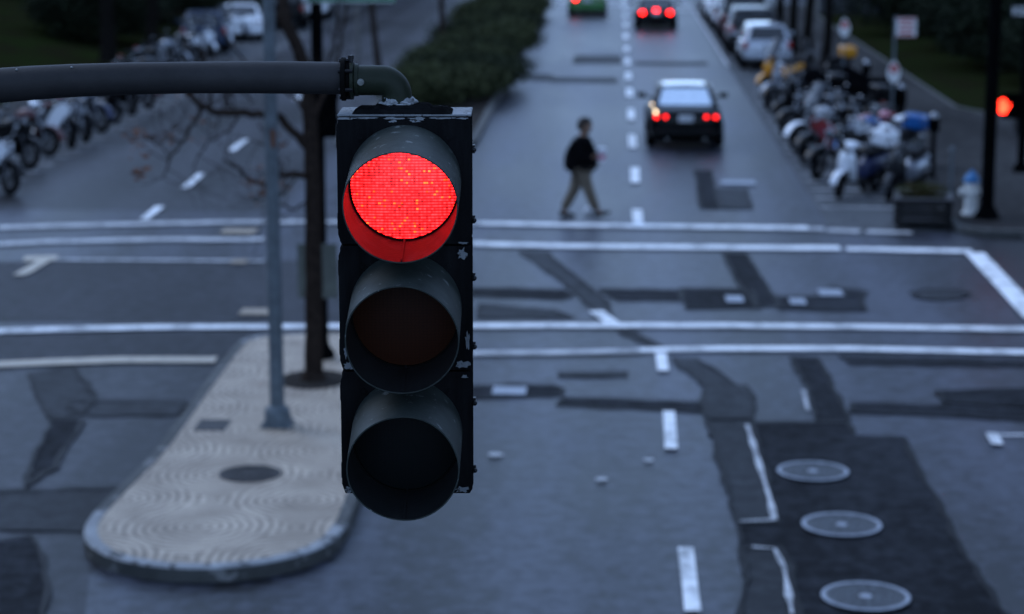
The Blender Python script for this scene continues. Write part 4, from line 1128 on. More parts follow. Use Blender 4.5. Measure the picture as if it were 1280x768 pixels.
def panel(name, quad, u0, u1, v0, v1, mat, parent, off=.008, th=.006, bevel=.0):
    """a pane lying on the face quad = (bottom-left, bottom-right, top-right, top-left)"""
    A_, B_, C_, D_ = [Vector(q) for q in quad]
    def pt(u, v): return (A_ * (1 - u) + B_ * u) * (1 - v) + (D_ * (1 - u) + C_ * u) * v
    n = (B_ - A_).cross(D_ - A_).normalized()
    cs = [pt(u0, v0), pt(u1, v0), pt(u1, v1), pt(u0, v1)]
    b = MB(); b.add([p - n * .02 for p in cs] + [p + n * off for p in cs], [(3, 2, 1, 0), (4, 5, 6, 7), (0, 1, 5, 4), (1, 2, 6, 5), (2, 3, 7, 6), (3, 0, 4, 7)])
    return b.build(name, mat, parent, bevel=bevel)
def car(px, py, color, label, style='sedan', lights='off', group=None, rz=0.0, world=None, name='car', scale=1.0, third=False, plate_on=True, wscreen=None):
    c = world or G(px, py)
    t = thing(name, label, 'car' if style != 'van' else 'van', (c[0], c[1], 0.004), rz, group)
    t.scale = (scale,) * 3
    tall = {'sedan': 1.44, 'coupe': 1.32, 'suv': 1.70, 'wagon': 1.52, 'van': 1.95}[style]
    Lc = {'sedan': 4.7, 'coupe': 4.4, 'suv': 4.5, 'wagon': 4.4, 'van': 4.9}[style]
    hw = {'sedan': .90, 'coupe': .90, 'suv': .92, 'wagon': .87, 'van': .95}[style]
    belt = {'sedan': .96, 'coupe': .92, 'suv': 1.08, 'wagon': .98, 'van': 1.12}[style]
    gb = .20 if style in ('sedan', 'coupe') else .27
    # rear bumper at y=0, nose at y=Lc
    def sec_(y, w, zb, zt, cr=.13):
        pts = []
        for (x, z) in ((-w * .93, zb), (w * .93, zb), (w, zb + .12), (w, zb + (zt - zb) * .55), (w * .97, zt - cr * .6), (w * .86, zt), (-w * .86, zt), (-w * .97, zt - cr * .6), (-w, zb + (zt - zb) * .55), (-w, zb + .12)):
            pts.append((x, y, z))
        return pts
    deck = belt + (.02 if style in ('sedan', 'coupe') else 0)
    S_ = [sec_(0.0, hw * .86, gb + .16, deck - .20), sec_(.06, hw * .93, gb + .06, deck - .07), sec_(.22, hw * .98, gb, deck), sec_(.9, hw, gb, belt + .01), sec_(Lc * .5, hw, gb - .02, belt),
          sec_(Lc * .74, hw, gb, belt - .03), sec_(Lc - .35, hw * .97, gb, belt - .16), sec_(Lc - .08, hw * .88, gb + .06, belt - .26), sec_(Lc, hw * .78, gb + .14, belt - .34)]
    b = MB(); b.loft(S_); body = b.build('body', color, t, sub=1)
    # cabin
    if style in ('sedan', 'coupe'):
        yb0, yb1, yt0, yt1 = .62, 3.35, 1.28, 2.45
    elif style == 'wagon': yb0, yb1, yt0, yt1 = .12, 3.35, .52, 2.55
    else: yb0, yb1, yt0, yt1 = .10, 3.35, .38, 2.65
    wb, wt = hw * .90, hw * .70
    if style in ('suv', 'van'): wt = hw * .76
    zb_, zt_ = belt - .05, tall
    Bc = [(-wb, yb0, zb_), (wb, yb0, zb_), (wb, yb1, zb_), (-wb, yb1, zb_)]; Tc = [(-wt, yt0, zt_ - .05), (wt, yt0, zt_ - .05), (wt, yt1, zt_ - .03), (-wt, yt1, zt_ - .03)]
    b = MB(); b.add(Bc + Tc, [(3, 2, 1, 0), (4, 5, 6, 7), (0, 1, 5, 4), (1, 2, 6, 5), (2, 3, 7, 6), (3, 0, 4, 7)]); b.build('cabin', color, t, bevel=.06)
    b = MB()
    cr = []
    for f, rise in ((0, 0), (.12, .035), (.5, .05), (.88, .035), (1, 0)):
        y = yt0 + (yt1 - yt0) * f; cr.append([(-wt * .98, y, zt_ - .06), (-wt * .93, y, zt_ - .03 + rise * .4), (0, y, zt_ - .03 + rise), (wt * .93, y, zt_ - .03 + rise * .4), (wt * .98, y, zt_ - .06)])
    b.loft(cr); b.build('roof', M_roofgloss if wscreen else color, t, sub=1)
    gl = wscreen or M_glass
    panel('rear_window', (Bc[0], Bc[1], Tc[1], Tc[0]), .09, .91, .16, .90, gl, t, off=.012)
    panel('windscreen', (Bc[2], Bc[3], Tc[3], Tc[2]), .06, .94, .12, .92, M_glass, t, off=.012)
    for q in ((Bc[1], Bc[2], Tc[2], Tc[1]), (Bc[3], Bc[0], Tc[0], Tc[3])):
        panel('side_window', q, .12, .48, .18, .86, M_glass, t); panel('side_window', q, .52, .88, .18, .86, M_glass, t)
    for sx in (-1, 1):
        for y in (.85, Lc - .92):
            w_ = wheel(t, (sx * (hw - .085), y, .325), .325, .21)
            b = MB(); b.lathe([(.375, 0), (.375, .03)], Matrix.Translation((sx * (hw + (.004 if sx > 0 else -.034)) , y, .34)) @ Matrix.Rotation(math.pi / 2, 4, 'Y'), 28)
        b = MB(); b.tube([(sx * wb * .98, yb1 - .55, belt + .02), (sx * (hw + .08), yb1 - .55, belt + .05)], .025, 8); b.box((sx * (hw + .12), yb1 - .55, belt + .08), (.20, .10, .14)); b.build('mirror', color if style != 'coupe' else M_black, t, bevel=.03)
        lt = {'off': M_tail_off, 'on': M_tail, 'bright': M_tail_hot}[lights]
        if style in ('sedan',):
            for k, x in enumerate((.48, .70)):
                b = MB(); b.ball((sx * x, .045, deck - .20), (.052, .04, .045), 14, 8); b.build('tail_light', lt, t)
        elif style == 'coupe':
            b = MB(); b.ball((sx * .58, .05, deck - .22), (.12, .05, .10), 16, 8); b.build('tail_light', lt, t)
        else:
            b = MB(); b.box((sx * hw * .86, .07, deck - .14), (.16, .12, .24)); b.build('tail_light', lt, t, bevel=.03)
        b = MB(); b.ball((sx * hw * .66, Lc - .12, belt - .40), (.18, .12, .07), 12, 8); b.build('headlight', M_chrome, t)
        b = MB(); b.tube([(sx * .45, -.05, gb + .06), (sx * .45, .2, gb + .06)], .035, 10); b.build('exhaust_pipe', M_chrome, t)
    b = MB(); b.box((0, .03, gb + .20), (hw * 1.72, .16, .17)); b.build('rear_bumper', M_black if style in ('suv',) else color, t, bevel=.04)
    b = MB(); b.box((0, Lc * .5, gb - .01), (hw * 1.6, Lc * .86, .08)); b.build('underbody', M_black, t)
    if plate_on:
        b = MB(); b.box((0, -.03 if style not in ('suv',) else -.035, deck - .23 if style != 'suv' else gb + .42), (.36, .02, .16)); b.build('number_plate', M_plate, t, bevel=.005)
    if third:
        b = MB(); b.ball((0, .04, deck - .10), (.11, .05, .055), 14, 8); b.build('brake_light', M_tail_hot, t)
    b = MB(); b.box((0, .03, deck - .34), (hw * 1.25, .05, .018)); b.build('trim', M_black, t)
    return t
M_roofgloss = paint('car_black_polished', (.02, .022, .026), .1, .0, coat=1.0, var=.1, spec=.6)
P_black = paint('car_black', (.0015, .002, .0025), .3, .0, coat=.1, var=.1, spec=.1)
P_darkblue = paint('car_dark_blue', (.008, .025, .065), .3, 0, coat=.3, var=.1)
P_silver = paint('car_silver', (.42, .45, .50), .3, .3, coat=1.0, var=.08)
P_white = paint('car_white', (.75, .77, .80), .3, 0, coat=1.0, var=.06)
P_green = paint('car_green', (.03, .16, .03), .3, 0, coat=1.0, var=.1)
P_red = paint('car_maroon', (.05, .014, .016), .3, 0.1, coat=1.0, var=.1)
P_grey = paint('car_grey', (.010, .011, .013), .35, 0, coat=.35, var=.1)
bc = car(857, 188, P_black, 'black sedan with lit twin tail lights driving up the right lane', 'sedan', 'on', 'cars driving up the street', wscreen=M_tint)
b = MB(); b.ball((-.72, .05, .90), (.035, .03, .035), 10, 6); b.build('turn_signal', M_turn, bc)
b = MB(); b.ball((-.80, .50, 1.03), (.022, .022, .022), 10, 6); b.build('side_repeater', M_turn, bc)
car(820, 38, P_black, 'low black coupe showing three round red brake lights far up the street', 'coupe', 'bright', 'cars driving up the street', third=True)
g = car(734, 21, P_green, 'green car with one red lamp at the top of the left lane', 'sedan', 'off', 'cars driving up the street')
b = MB(); b.ball((-.55, -.01, .80), (.10, .05, .07), 12, 8); b.build('tail_light', M_tail_hot, g)
GP = 'cars parked along the right kerb'
xk = 5.28
car(0, 0, P_silver, 'pale silver wagon parked nearest the motorbikes', 'wagon', 'off', GP, world=(xk, 73.2))
car(0, 0, P_grey, 'dark grey sport utility car parked ahead of the silver wagon', 'suv', 'off', GP, world=(xk - .05, 79.6))
car(0, 0, P_black, 'black van parked third from the motorbikes', 'van', 'off', GP, world=(xk, 85.6), name='van')
car(0, 0, P_white, 'white wagon parked fourth from the motorbikes', 'wagon', 'off', GP, world=(xk - .1, 92.4))
car(0, 0, P_white, 'white sedan parked fifth from the motorbikes', 'sedan', 'off', GP, world=(xk - .1, 98.4))
car(0, 0, P_red, 'maroon sedan parked farthest up the right kerb', 'sedan', 'off', GP, world=(xk, 104.4))
GL = 'cars parked along the left kerb'
car(0, 0, P_darkblue, 'dark blue wagon parked on the left behind the motorbikes', 'wagon', 'off', GL, world=(-14.9, 79.0), rz=R(10))
car(0, 0, P_white, 'white sedan parked on the left beyond the blue wagon', 'sedan', 'off', GL, world=(-14.6, 85.5), rz=R(10))
car(0, 0, P_black, 'black sport utility car on the left between the white cars', 'suv', 'off', GL, world=(-13.9, 92), rz=R(6))
car(0, 0, P_white, 'white van parked at the far left end of the street', 'van', 'off', GL, world=(-13.8, 98.5), rz=R(4), name='van')

# motorbikes : forward is +y, origin on the ground midway between the wheels
def moto_wheel(t, y, r, w, turn=None, nm='wheel', steer=0.0):
    pv = Matrix.Rotation(steer, 4, 'Z')
    mt = Matrix.Translation((0, y, r)) @ pv @ Matrix.Rotation(math.pi / 2, 4, 'Y')
    b = MB()
    prof = [(r - w * .5 + w * .5 * math.cos(a), w * .5 * math.sin(a)) for a in [k * 2 * math.pi / 10 for k in range(11)]]
    b.lathe(prof, mt, 26, cap=False); o = b.build('wheel', M_rubber, t)
    b = MB(); b.lathe([(r - w, -w * .25), (r - w * 1.15, 0), (r - w, w * .25)], mt, 26, cap=False)
    for k in range(9):
        a = k * 2 * math.pi / 9
        b.tube([mt @ Vector((.02 * math.cos(a), .02 * math.sin(a), 0)), mt @ Vector(((r - w) * math.cos(a + .25), (r - w) * math.sin(a + .25), 0))], .009, 5)
    b.tube([mt @ Vector((0, 0, -w * .7)), mt @ Vector((0, 0, w * .7))], .03, 10)
    b.build('rim', M_alloy, o)
    b = MB(); b.lathe([(.06, w * .55), (r * .46, w * .55), (r * .46, w * .60), (.06, w * .60)], mt, 22, cap=False); b.build('brake_disc', M_engine, o)
    return o
def ell_loft(parts, seg=14):
    out = []
    for (y, z, rx, rz_, e) in parts:
        out.append([(math.copysign(abs(math.cos(a)) ** e, math.cos(a)) * rx, y, z + math.copysign(abs(math.sin(a)) ** e, math.sin(a)) * rz_) for a in [2 * math.pi * k / seg for k in range(seg)]])
    return out
def motorbike(x, y, rz, color, label, group, style='cruiser', screen=False, box=None, cover=False, second=None, steer=.35, lean=-.12):
    t = thing('motorbike' if style != 'scooter' else 'scooter', label, 'motorbike' if style != 'scooter' else 'scooter', (x, y, .006), rz, group)
    t.rotation_euler = (0, lean, rz); t.scale = (1.12,) * 3
    sc = style == 'scooter'
    wb = 1.28 if sc else 1.45; r = .25 if sc else .315; w = .11 if sc else .14
    yf, yr = wb / 2, -wb / 2
    second = second or color
    moto_wheel(t, yf, r, w * .85, steer=steer); moto_wheel(t, yr, r, w * 1.1)
    head = Vector((0, yf - (.28 if not sc else .22), .86 if not sc else .84))
    # fork
    b = MB()
    for sx in (-1, 1):
        b.tube([(sx * .075, yf, r), (sx * .085, head.y, head.z)], [.022, .026], 8)
    b.tube([(-.09, head.y, head.z), (.09, head.y, head.z)], .02, 8); b.build('fork', M_chrome if not sc else M_black, t)
    b = MB(); n = 9; pr = []
    for k in range(n):
        a = R(10 + 150 * k / (n - 1)); pr.append([(sx * w * .62, yf + (r + .035) * math.cos(a), r + (r + .035) * math.sin(a) - abs(sx) * 0.02) for sx in (-1, -.5, 0, .5, 1)] + [(sx * w * .6, yf + (r + .025) * math.cos(a), r + (r + .025) * math.sin(a) - .02) for sx in (1, .5, 0, -.5, -1)])
    b.loft(pr); b.build('front_mudguard', color, t)
    # bars
    hz = head.z + .12
    b = MB(); b.tube([(-.36, head.y - .20, hz + .02), (-.26, head.y - .10, hz + .05), (-.08, head.y, hz), (.08, head.y, hz), (.26, head.y - .10, hz + .05), (.36, head.y - .20, hz + .02)], .013, 8); hb = b.build('handlebar', M_chrome, t)
    for sx in (-1, 1):
        b = MB(); b.tube([(sx * .30, head.y - .14, hz + .035), (sx * .38, head.y - .22, hz + .015)], .02, 8); b.build('grip', M_black, hb)
        b = MB(); b.tube([(sx * .27, head.y - .08, hz + .05), (sx * .33, head.y - .06, hz + .22)], .007, 6); b.ball((sx * .34, head.y - .06, hz + .25), (.065, .015, .045), 12, 8); b.build('mirror', M_chrome, t)
    b = MB(); b.ball((0, head.y + .09, head.z + .02), (.085, .08, .085), 14, 10); hl = b.build('headlight', color if sc else M_chrome, t)
    b = MB(); b.ball((0, head.y + .135, head.z + .02), (.072, .045, .072), 14, 8); b.build('glass', M_clearglass, hl)
    if not sc:
        b = MB(); b.loft(ell_loft([(head.y - .06, .80, .05, .06, .9), (head.y - .16, .86, .15, .12, .9), (head.y - .34, .86, .16, .13, .9), (head.y - .52, .82, .11, .09, .9), (head.y - .60, .78, .05, .05, .9)])); b.build('fuel_tank', color, t, sub=1)
        b = MB(); b.loft(ell_loft([(head.y - .55, .76, .09, .05, .8), (head.y - .72, .75, .15, .06, .8), (head.y - .92, .78, .15, .06, .8), (head.y - 1.18, .83, .12, .05, .8), (head.y - 1.26, .84, .05, .03, .8)])); b.build('seat', M_seat, t, sub=1)
        b = MB(); b.box((0, .02, .42), (.26, .36, .24)); b.tube([(0, .05, .45), (0, .20, .72)], [.095, .08], 14); b.tube([(0, -.03, .45), (0, -.16, .70)], [.095, .08], 14)
        for k in range(5): b.lathe([(.12, 0), (.12, .012)], axis_to((0, .5, 1), (0, .08 + k * .022, .52 + k * .042)), 16); b.lathe([(.12, 0), (.12, .012)], axis_to((0, -.5, 1), (0, -.05 - k * .022, .52 + k * .042)), 16)
        b.build('engine', M_engine, t, bevel=.01)
        b = MB(); b.tube([(.13, .16, .55), (.17, .22, .36), (.17, .05, .26), (.17, -.4, .27), (.19, -.95, .33)], [.022, .024, .03, .045, .05], 10); b.build('exhaust_pipe', M_chrome, t)
        b = MB(); b.tube([(0, head.y, head.z - .05), (0, .1, .66), (0, -.35, .66), (0, yr, .62)], .028, 8); b.tube([(0, head.y, head.z - .12), (.0, .32, .34), (0, -.15, .28), (0, yr, r)], .026, 8)
        for sx in (-1, 1): b.tube([(sx * .09, -.2, .36), (sx * .11, yr, r)], .022, 8); b.tube([(sx * .12, yr, r), (sx * .12, yr + .14, .68)], .022, 8)
        b.build('frame', M_black, t)
        b = MB(); pr = []
        for k in range(9):
            a = R(20 + 145 * k / 8); pr.append([(sx * .10, yr + (r + .05) * math.cos(a), r + (r + .05) * math.sin(a)) for sx in (-1, 0, 1)] + [(sx * .10, yr + (r + .03) * math.cos(a), r + (r + .03) * math.sin(a) - .015) for sx in (1, 0, -1)])
        b.loft(pr); b.build('rear_mudguard', color, t)
        if style == 'sport':
            b = MB()
            for sx in (-1, 1):
                b.add([(sx * .14, head.y + .13, head.z + .10), (sx * .20, head.y - .10, head.z + .02), (sx * .19, .10, .62), (sx * .14, -.12, .30), (sx * .13, .30, .26), (sx * .17, .48, .50), (sx * .06, head.y + .24, head.z - .05)], [(0, 1, 2, 3, 4, 5, 6)])
                b.add([(sx * .10, head.y + .13, head.z + .10), (sx * .16, head.y - .10, head.z + .02), (sx * .15, .10, .62), (sx * .10, -.12, .30), (sx * .09, .30, .26), (sx * .13, .48, .50), (sx * .02, head.y + .24, head.z - .05)], [(6, 5, 4, 3, 2, 1, 0)])
            b.build('fairing', second, t)
            b = MB(); b.loft(ell_loft([(head.y - .95, .80, .14, .07, .8), (head.y - 1.15, .86, .12, .07, .8), (head.y - 1.36, .93, .04, .03, .8)])); b.build('tail_cowl', second, t, sub=1)
    else:
        # leg shield, floor, rear body, seat
        b = MB()
        prf = [(head.y + .10, .88, .13), (head.y + .13, .74, .20), (head.y + .10, .55, .22), (head.y + .02, .38, .20), (head.y - .08, .28, .18)]
        b.loft([[(-w_, y_, z_), (-w_ * .5, y_ + .05, z_), (0, y_ + .07, z_), (w_ * .5, y_ + .05, z_), (w_, y_, z_), (w_ * .9, y_ - .05, z_), (0, y_ - .02, z_), (-w_ * .9, y_ - .05, z_)] for y_, z_, w_ in prf]); b.build('leg_shield', color, t, sub=1)
        b = MB(); b.box((0, .10, .27), (.34, .46, .07)); b.build('floorboard', M_black, t, bevel=.02)
        b = MB(); b.loft(ell_loft([(-.06, .42, .12, .16, .8), (-.18, .50, .18, .20, .8), (-.45, .54, .20, .18, .8), (-.72, .60, .16, .14, .8), (-.92, .68, .06, .06, .8)])); b.build('rear_body', second, t, sub=1)
        b = MB(); b.loft(ell_loft([(-.06, .74, .10, .04, .8), (-.18, .76, .15, .06, .8), (-.45, .77, .15, .06, .8), (-.72, .80, .13, .05, .8), (-.80, .80, .05, .03, .8)])); b.build('seat', M_seat, t, sub=1)
        b = MB(); b.loft(ell_loft([(head.y + .08, head.z + .10, .10, .05, .8), (head.y - .02, head.z + .14, .17, .06, .8), (head.y - .12, head.z + .12, .13, .05, .8)])); b.build('handlebar_cowl', color, t, sub=1)
        b = MB(); b.box((.10, yr + .08, .30), (.12, .36, .20)); b.build('engine', M_engine, t, bevel=.03)
        b = MB(); b.tube([(.15, yr + .25, .26), (.18, yr - .2, .34)], [.03, .055], 10); b.build('exhaust_pipe', M_chrome, t)
    b = MB(); b.box((0, yr - r * .75, .70 if not sc else .62), (.16, .05, .07)); b.build('tail_light', M_tail_off, t, bevel=.01)
    b = MB(); b.box((0, yr - r * .95, .54 if not sc else .48), (.20, .015, .13)); b.build('number_plate', M_plate, t)
    b = MB(); b.tube([(-.10, -.05, .30), (-.26, .0, .02)], .012, 6); b.build('side_stand', M_black, t)
    if screen:
        b = MB(); q = []
        for k in range(6):
            f = k / 5; ww = .20 - .05 * f * f
            q.append([(ww * s_, head.y + .16 - .26 * f - .10 * abs(s_) ** 2, hz + .02 + .48 * f) for s_ in (-1, -.5, 0, .5, 1)] + [(ww * s_, head.y + .152 - .26 * f - .10 * abs(s_) ** 2, hz + .02 + .48 * f) for s_ in (1, .5, 0, -.5, -1)])
        b.loft(q); b.build('windscreen', M_clearglass, t)
    if box is not None:
        b = MB(); b.box((0, yr - .12, .98), (.42, .38, .30)); bo = b.build('top_box', box, t, bevel=.06)
        b = MB(); b.box((0, yr - .12, .80), (.22, .36, .03)); b.build('rack', M_black, t)
    return t
def face(fx, fy): return math.atan2(-fx, fy)
C_white = paint('bike_white', (.72, .75, .80), .3, 0, coat=.8, var=.1)
C_blue = paint('bike_blue', (.008, .09, .30), .3, 0, coat=.8, var=.1)
C_dblue = paint('bike_dark_blue', (.008, .014, .055), .4, 0, coat=.3, var=.1)
C_red = paint('bike_red', (.075, .006, .007), .4, 0, coat=.3, var=.1)
C_redb = paint('bike_bright_red', (.36, .05, .05), .3, 0, coat=.8, var=.1)
C_black = paint('bike_black', (.003, .003, .004), .4, 0, coat=.25, var=.1, spec=.1)
C_yellow = paint('bike_yellow', (.60, .25, .012), .35, 0, coat=.8, var=.1)
C_silver = paint('bike_silver', (.24, .26, .30), .3, .4, coat=.8, var=.1)
C_grey = paint('bike_grey', (.012, .013, .016), .4, 0, coat=.3, var=.1)
GR = 'motorbikes parked along the right kerb'
def at_front(px, py, fx, fy, half=.66):
    g_ = G(px, py); d = Vector((fx, fy)).normalized(); return g_.x - d.x * half, g_.y - d.y * half
bikes = [  # front wheel foot px, heading, colour, label, style, screen, box, second
    (1050, 248, -.60, -.8, C_white, 'white and blue scooter nearest the crosswalk, front wheel towards the lane', 'scooter', False, C_white, C_dblue),
    (1112, 252, -.5, -.86, C_grey, 'grey scooter with silver tail nearest the planter box', 'scooter', False, None, C_silver),
    (1093, 222, -.6, -.8, C_white, 'scooter with blue top box behind the grey one', 'scooter', False, C_blue, C_black),
    (1028, 224, -.8, -.6, C_black, 'black motorbike between the white scooters and the red tank', 'cruiser', False, None, None),
    (1014, 206, -.8, -.6, C_black, 'black sports motorbike with bright red fairing', 'sport', False, None, C_redb),
    (1080, 238, -.6, -.8, C_black, 'black scooter wedged between the white and grey scooters', 'scooter', False, None, C_black),
    (1044, 190, -.8, -.6, C_black, 'black motorbike behind the red faired one', 'sport', False, None, C_black),
    (1030, 172, -.85, -.5, C_black, 'black motorbike in front of the nearer black cover', 'cruiser', False, C_black, None),
    (1062, 206, -.8, -.6, C_blue, 'bright blue and white sports motorbike', 'sport', False, None, C_white),
    (1003, 190, -.85, -.5, C_white, 'white cruiser with pale windscreen left of the black covers', 'cruiser', True, None, None),
    (990, 172, -.85, -.5, C_black, 'black motorbike beside the covered one', 'cruiser', False, None, None),
    (978, 153, -.9, -.4, C_black, 'black scooter with black top box behind the covered one', 'scooter', False, C_black, C_black),
    (970, 140, -.9, -.4, C_black, 'black motorbike two away from the yellow scooter', 'cruiser', False, None, None),
    (964, 128, -.9, -.4, C_silver, 'silver scooter next to the yellow scooter', 'scooter', False, None, C_black),
    (955, 116, -.7, -.7, C_yellow, 'bright yellow scooter with a pale windscreen at the lane edge', 'scooter', True, None, C_yellow),
    (1002, 110, -.9, -.4, C_black, 'black scooter with yellow top box behind the yellow scooter', 'scooter', False, C_yellow, C_black),
]
for (px, py, fx, fy, c_, lb, sty, scn_, bx_, c2) in bikes:
    x, y = at_front(px, py, fx, fy)
    motorbike(x, y, face(fx, fy), c_, lb, GR, sty, scn_, bx_, second=c2, steer=random.uniform(.2, .5))
GLM = 'motorbikes parked along the left kerb'
lb_ = [
    (6, 244, .8, -.6, C_black, 'black motorbike with white fairing nearest the camera on the left', 'sport', False, None, C_white),
    (-10, 224, .85, -.5, C_black, 'black motorbike cut by the left picture edge', 'cruiser', False, None, None),
    (54, 196, .92, -.38, C_red, 'dark red motorbike parked on the left, side on', 'cruiser', False, None, None),
    (30, 212, .85, -.5, C_black, 'black motorbike between the white faired one and the red one', 'sport', False, None, C_black),
    (142, 155, .8, -.5, C_black, 'black scooter beside the dark blue motorbike', 'scooter', False, C_black, C_black),
    (194, 120, .8, -.5, C_black, 'black motorbike just below the signal arm', 'sport', False, None, C_black),
    (84, 186, .75, -.65, C_black, 'motorbike with large white fairing on the left', 'sport', False, None, C_white),
    (103, 178, .7, -.7, C_black, 'black motorbike third past the red one with chrome forks', 'cruiser', False, None, None),
    (122, 166, .75, -.65, C_dblue, 'dark blue motorbike with long chrome forks', 'cruiser', False, None, None),
    (160, 145, .8, -.6, C_black, 'black motorbike with white headlight cowl before the gap', 'sport', False, None, C_black),
    (180, 136, .8, -.5, C_red, 'maroon motorbike beside the black cowled one', 'cruiser', False, None, None),
    (205, 104, .85, -.4, C_black, 'black motorbike hidden partly by the signal arm', 'cruiser', False, None, None),
    (222, 92, .85, -.4, C_silver, 'silver motorbike behind the signal arm', 'cruiser', False, None, None),
    (240, 82, .85, -.4, C_grey, 'grey motorbike with windscreen above the signal arm', 'cruiser', True, None, None),
    (262, 73, .7, -.7, C_white, 'white scooter in the left row beside the blue wagon', 'scooter', True, None, C_white),
    (282, 62, .7, -.7, C_white, 'white scooter with white top box farthest up the left row', 'scooter', True, C_white, C_white),
    (300, 52, .7, -.7, C_silver, 'silver sports motorbike at the far end of the left row', 'sport', False, None, C_silver),
]
for (px, py, fx, fy, c_, lb, sty, scn_, bx_, c2) in lb_:
    x, y = at_front(px, py, fx, fy)
    motorbike(x, y, face(fx, fy), c_, lb, GLM, sty, scn_, bx_, second=c2, steer=random.uniform(-.4, .3))
# covered motorbikes: black tarpaulin draped over, wheels just showing
def covered(px, py, fx, fy, label):
    x, y = at_front(px, py, fx, fy, .9); rz = face(fx, fy); rnd = random.Random(px)
    t = thing('covered_motorbike', label, 'motorbike', (x, y, .006), rz, GR); t.scale = (1.25, 1.15, 1.2)
    moto_wheel(t, .7, .31, .12); moto_wheel(t, -.7, .31, .14)
    prof = [(-1.02, .62, .05), (-.98, .72, .16), (-.8, .86, .22), (-.5, .93, .25), (-.2, .90, .24), (.05, 1.0, .30), (.3, 1.16, .40), (.45, 1.2, .42), (.62, 1.08, .34), (.85, .80, .22), (1.0, .62, .14), (1.04, .5, .05)]
    secs = []
    for y_, z_, w_ in prof:
        row = []
        for k in range(14):
            f = k / 13; a = math.pi * f
            xx = math.cos(a) * w_ * (1 + .15 * (1 - math.sin(a))) * (1 + .06 * rnd.uniform(-1, 1)); zz = .26 + (z_ - .26) * math.sin(a) ** .55 + .015 * rnd.uniform(-1, 1)
            row.append((xx, y_, zz))
        secs.append(row)
    b = MB(); b.loft(secs); b.build('cover', paint('tarpaulin', (.003, .003, .0036), .9, spec=0.0, var=.3, bump=.6, bscale=6), t, sub=1)
covered(994, 152, -.98, -.2, 'motorbike under a black cover in the middle of the row')
covered(1036, 148, -.99, -.05, 'second black-covered motorbike, nearer the pavement posts')
# helmet left on a bike
c = G(1098, 205)
t = thing('helmet', 'pink and white crash helmet on the scooter behind the grey one', 'helmet', (5.98, 47.3, 1.12))
b = MB(); b.ball((0, 0, .13), (.13, .15, .13), 18, 12); b.build('shell', paint('helmet_pink', (.55, .16, .22), .3, coat=.8), t)
b = MB(); b.ball((0, -.03, .125), (.125, .132, .07), 16, 8); b.build('visor', M_glass, t)

# ---------------------------------------------------------------- street furniture on the right
def meter(px, py, label):
    c = G(px, py, .13)
    t = thing('parking_meter', label, 'parking meter', (c.x, c.y, .13), 0, 'parking meters along the right kerb')
    b = MB(); b.tube([(0, 0, 0), (0, 0, 1.0)], .055, 12); b.lathe([(.11, 0), (.11, .03), (.06, .06)], seg=16); b.build('post', M_pole_black, t)
    b = MB(); b.box((0, 0, 1.13), (.22, .16, .30)); b.build('housing', M_pole_black, t, bevel=.03)
    b = MB(); b.lathe([(.088, 1.26), (.085, 1.31), (.06, 1.36), (.02, 1.385)], seg=18); b.build('dome', M_chrome, t)
    b = MB(); b.box((0, -.064, 1.16), (.10, .01, .07)); b.build('display', M_clearglass, t)
meter(1165, 222, 'parking meter nearest the crosswalk, left of the hydrant')
meter(1124, 176, 'parking meter second from the crosswalk, behind the helmet')
meter(1081, 138, 'parking meter third from the crosswalk, behind the covered motorbikes')
for px, py, lb in ((1188, 243, 'thin grey post nearest the hydrant'), (1150, 206, 'thin grey post just left of the nearest meter'), (1136, 190, 'thin grey post behind the white scooters'), (1104, 160, 'thin grey post left of the second meter'), (1092, 150, 'thin grey post farthest up the pavement')):
    c = G(px, py, .13)
    t = thing('bollard', lb, 'bollard', (c.x, c.y, .13), 0, 'thin posts at the pavement edge')
    b = MB(); b.tube([(0, 0, .0), (0, 0, .86)], .032, 12); b.build('post', M_galv, t)
    b = MB(); b.lathe([(.034, .86), (.05, .87), (.05, .93), (.03, .955), (.005, .96)], seg=14); b.build('cap', M_galv, t)
    b = MB(); b.lathe([(.07, 0), (.07, .015), (.04, .03)], seg=14); b.build('base', M_galv, t)
M_signwhite = paint('sign_white', (.6, .6, .6), .4)
M_signred = paint('sign_red', (.45, .03, .03), .4)
def ppole(px, py, h, label, signs):
    c = G(px, py, .13)
    t = thing('parking_sign', label, 'road sign', (c.x, c.y, .13), 0, 'parking signs along the right kerb')
    b = MB(); b.tube([(0, 0, 0), (0, 0, h)], .03, 10); b.build('post', M_galv, t)
    for kind, z in signs:
        if kind == 'shield':
            b = MB(); n = 24; pts = [(.16 * math.cos(2 * math.pi * k / n) * (1 - .35 * max(0, math.sin(2 * math.pi * k / n))), .27 * math.sin(2 * math.pi * k / n)) for k in range(n)]
            b.prism(pts, -.045, -.035, Matrix.Translation((0, 0, z)) @ YZ); s_ = b.build('sign_plate', M_signwhite, t)
            b = MB(); pts = [(.105 * math.cos(2 * math.pi * k / n), .075 + .105 * math.sin(2 * math.pi * k / n)) for k in range(n)]
            b.prism(pts, -.050, -.0455, Matrix.Translation((0, 0, z)) @ YZ); r_ = b.build('red_disc', M_signred, s_)
            b = MB(); b.box((0, -.052, z + .075), (.14, .003, .026), Matrix.Rotation(R(40), 4, 'Y')); b.build('slash', M_signwhite, r_)
        else:
            b = MB(); b.box((.26, -.04, z), (.48, .01, .46)); s_ = b.build('sign_plate', M_signwhite, t)
            b = MB()
            for k in range(4): b.box((.26, -.047, z + .15 - k * .10), (.36 - .05 * (k % 2), .003, .045))
            b.box((.26, -.047, z + .212), (.46, .003, .02)); b.box((.26, -.047, z - .212), (.46, .003, .02))
            b.build('print', M_signred, s_)
ppole(1114, 176, 2.98, 'pole with a white rectangular board above a small red and white sign', [('shield', 1.66), ('rect', 2.72)])
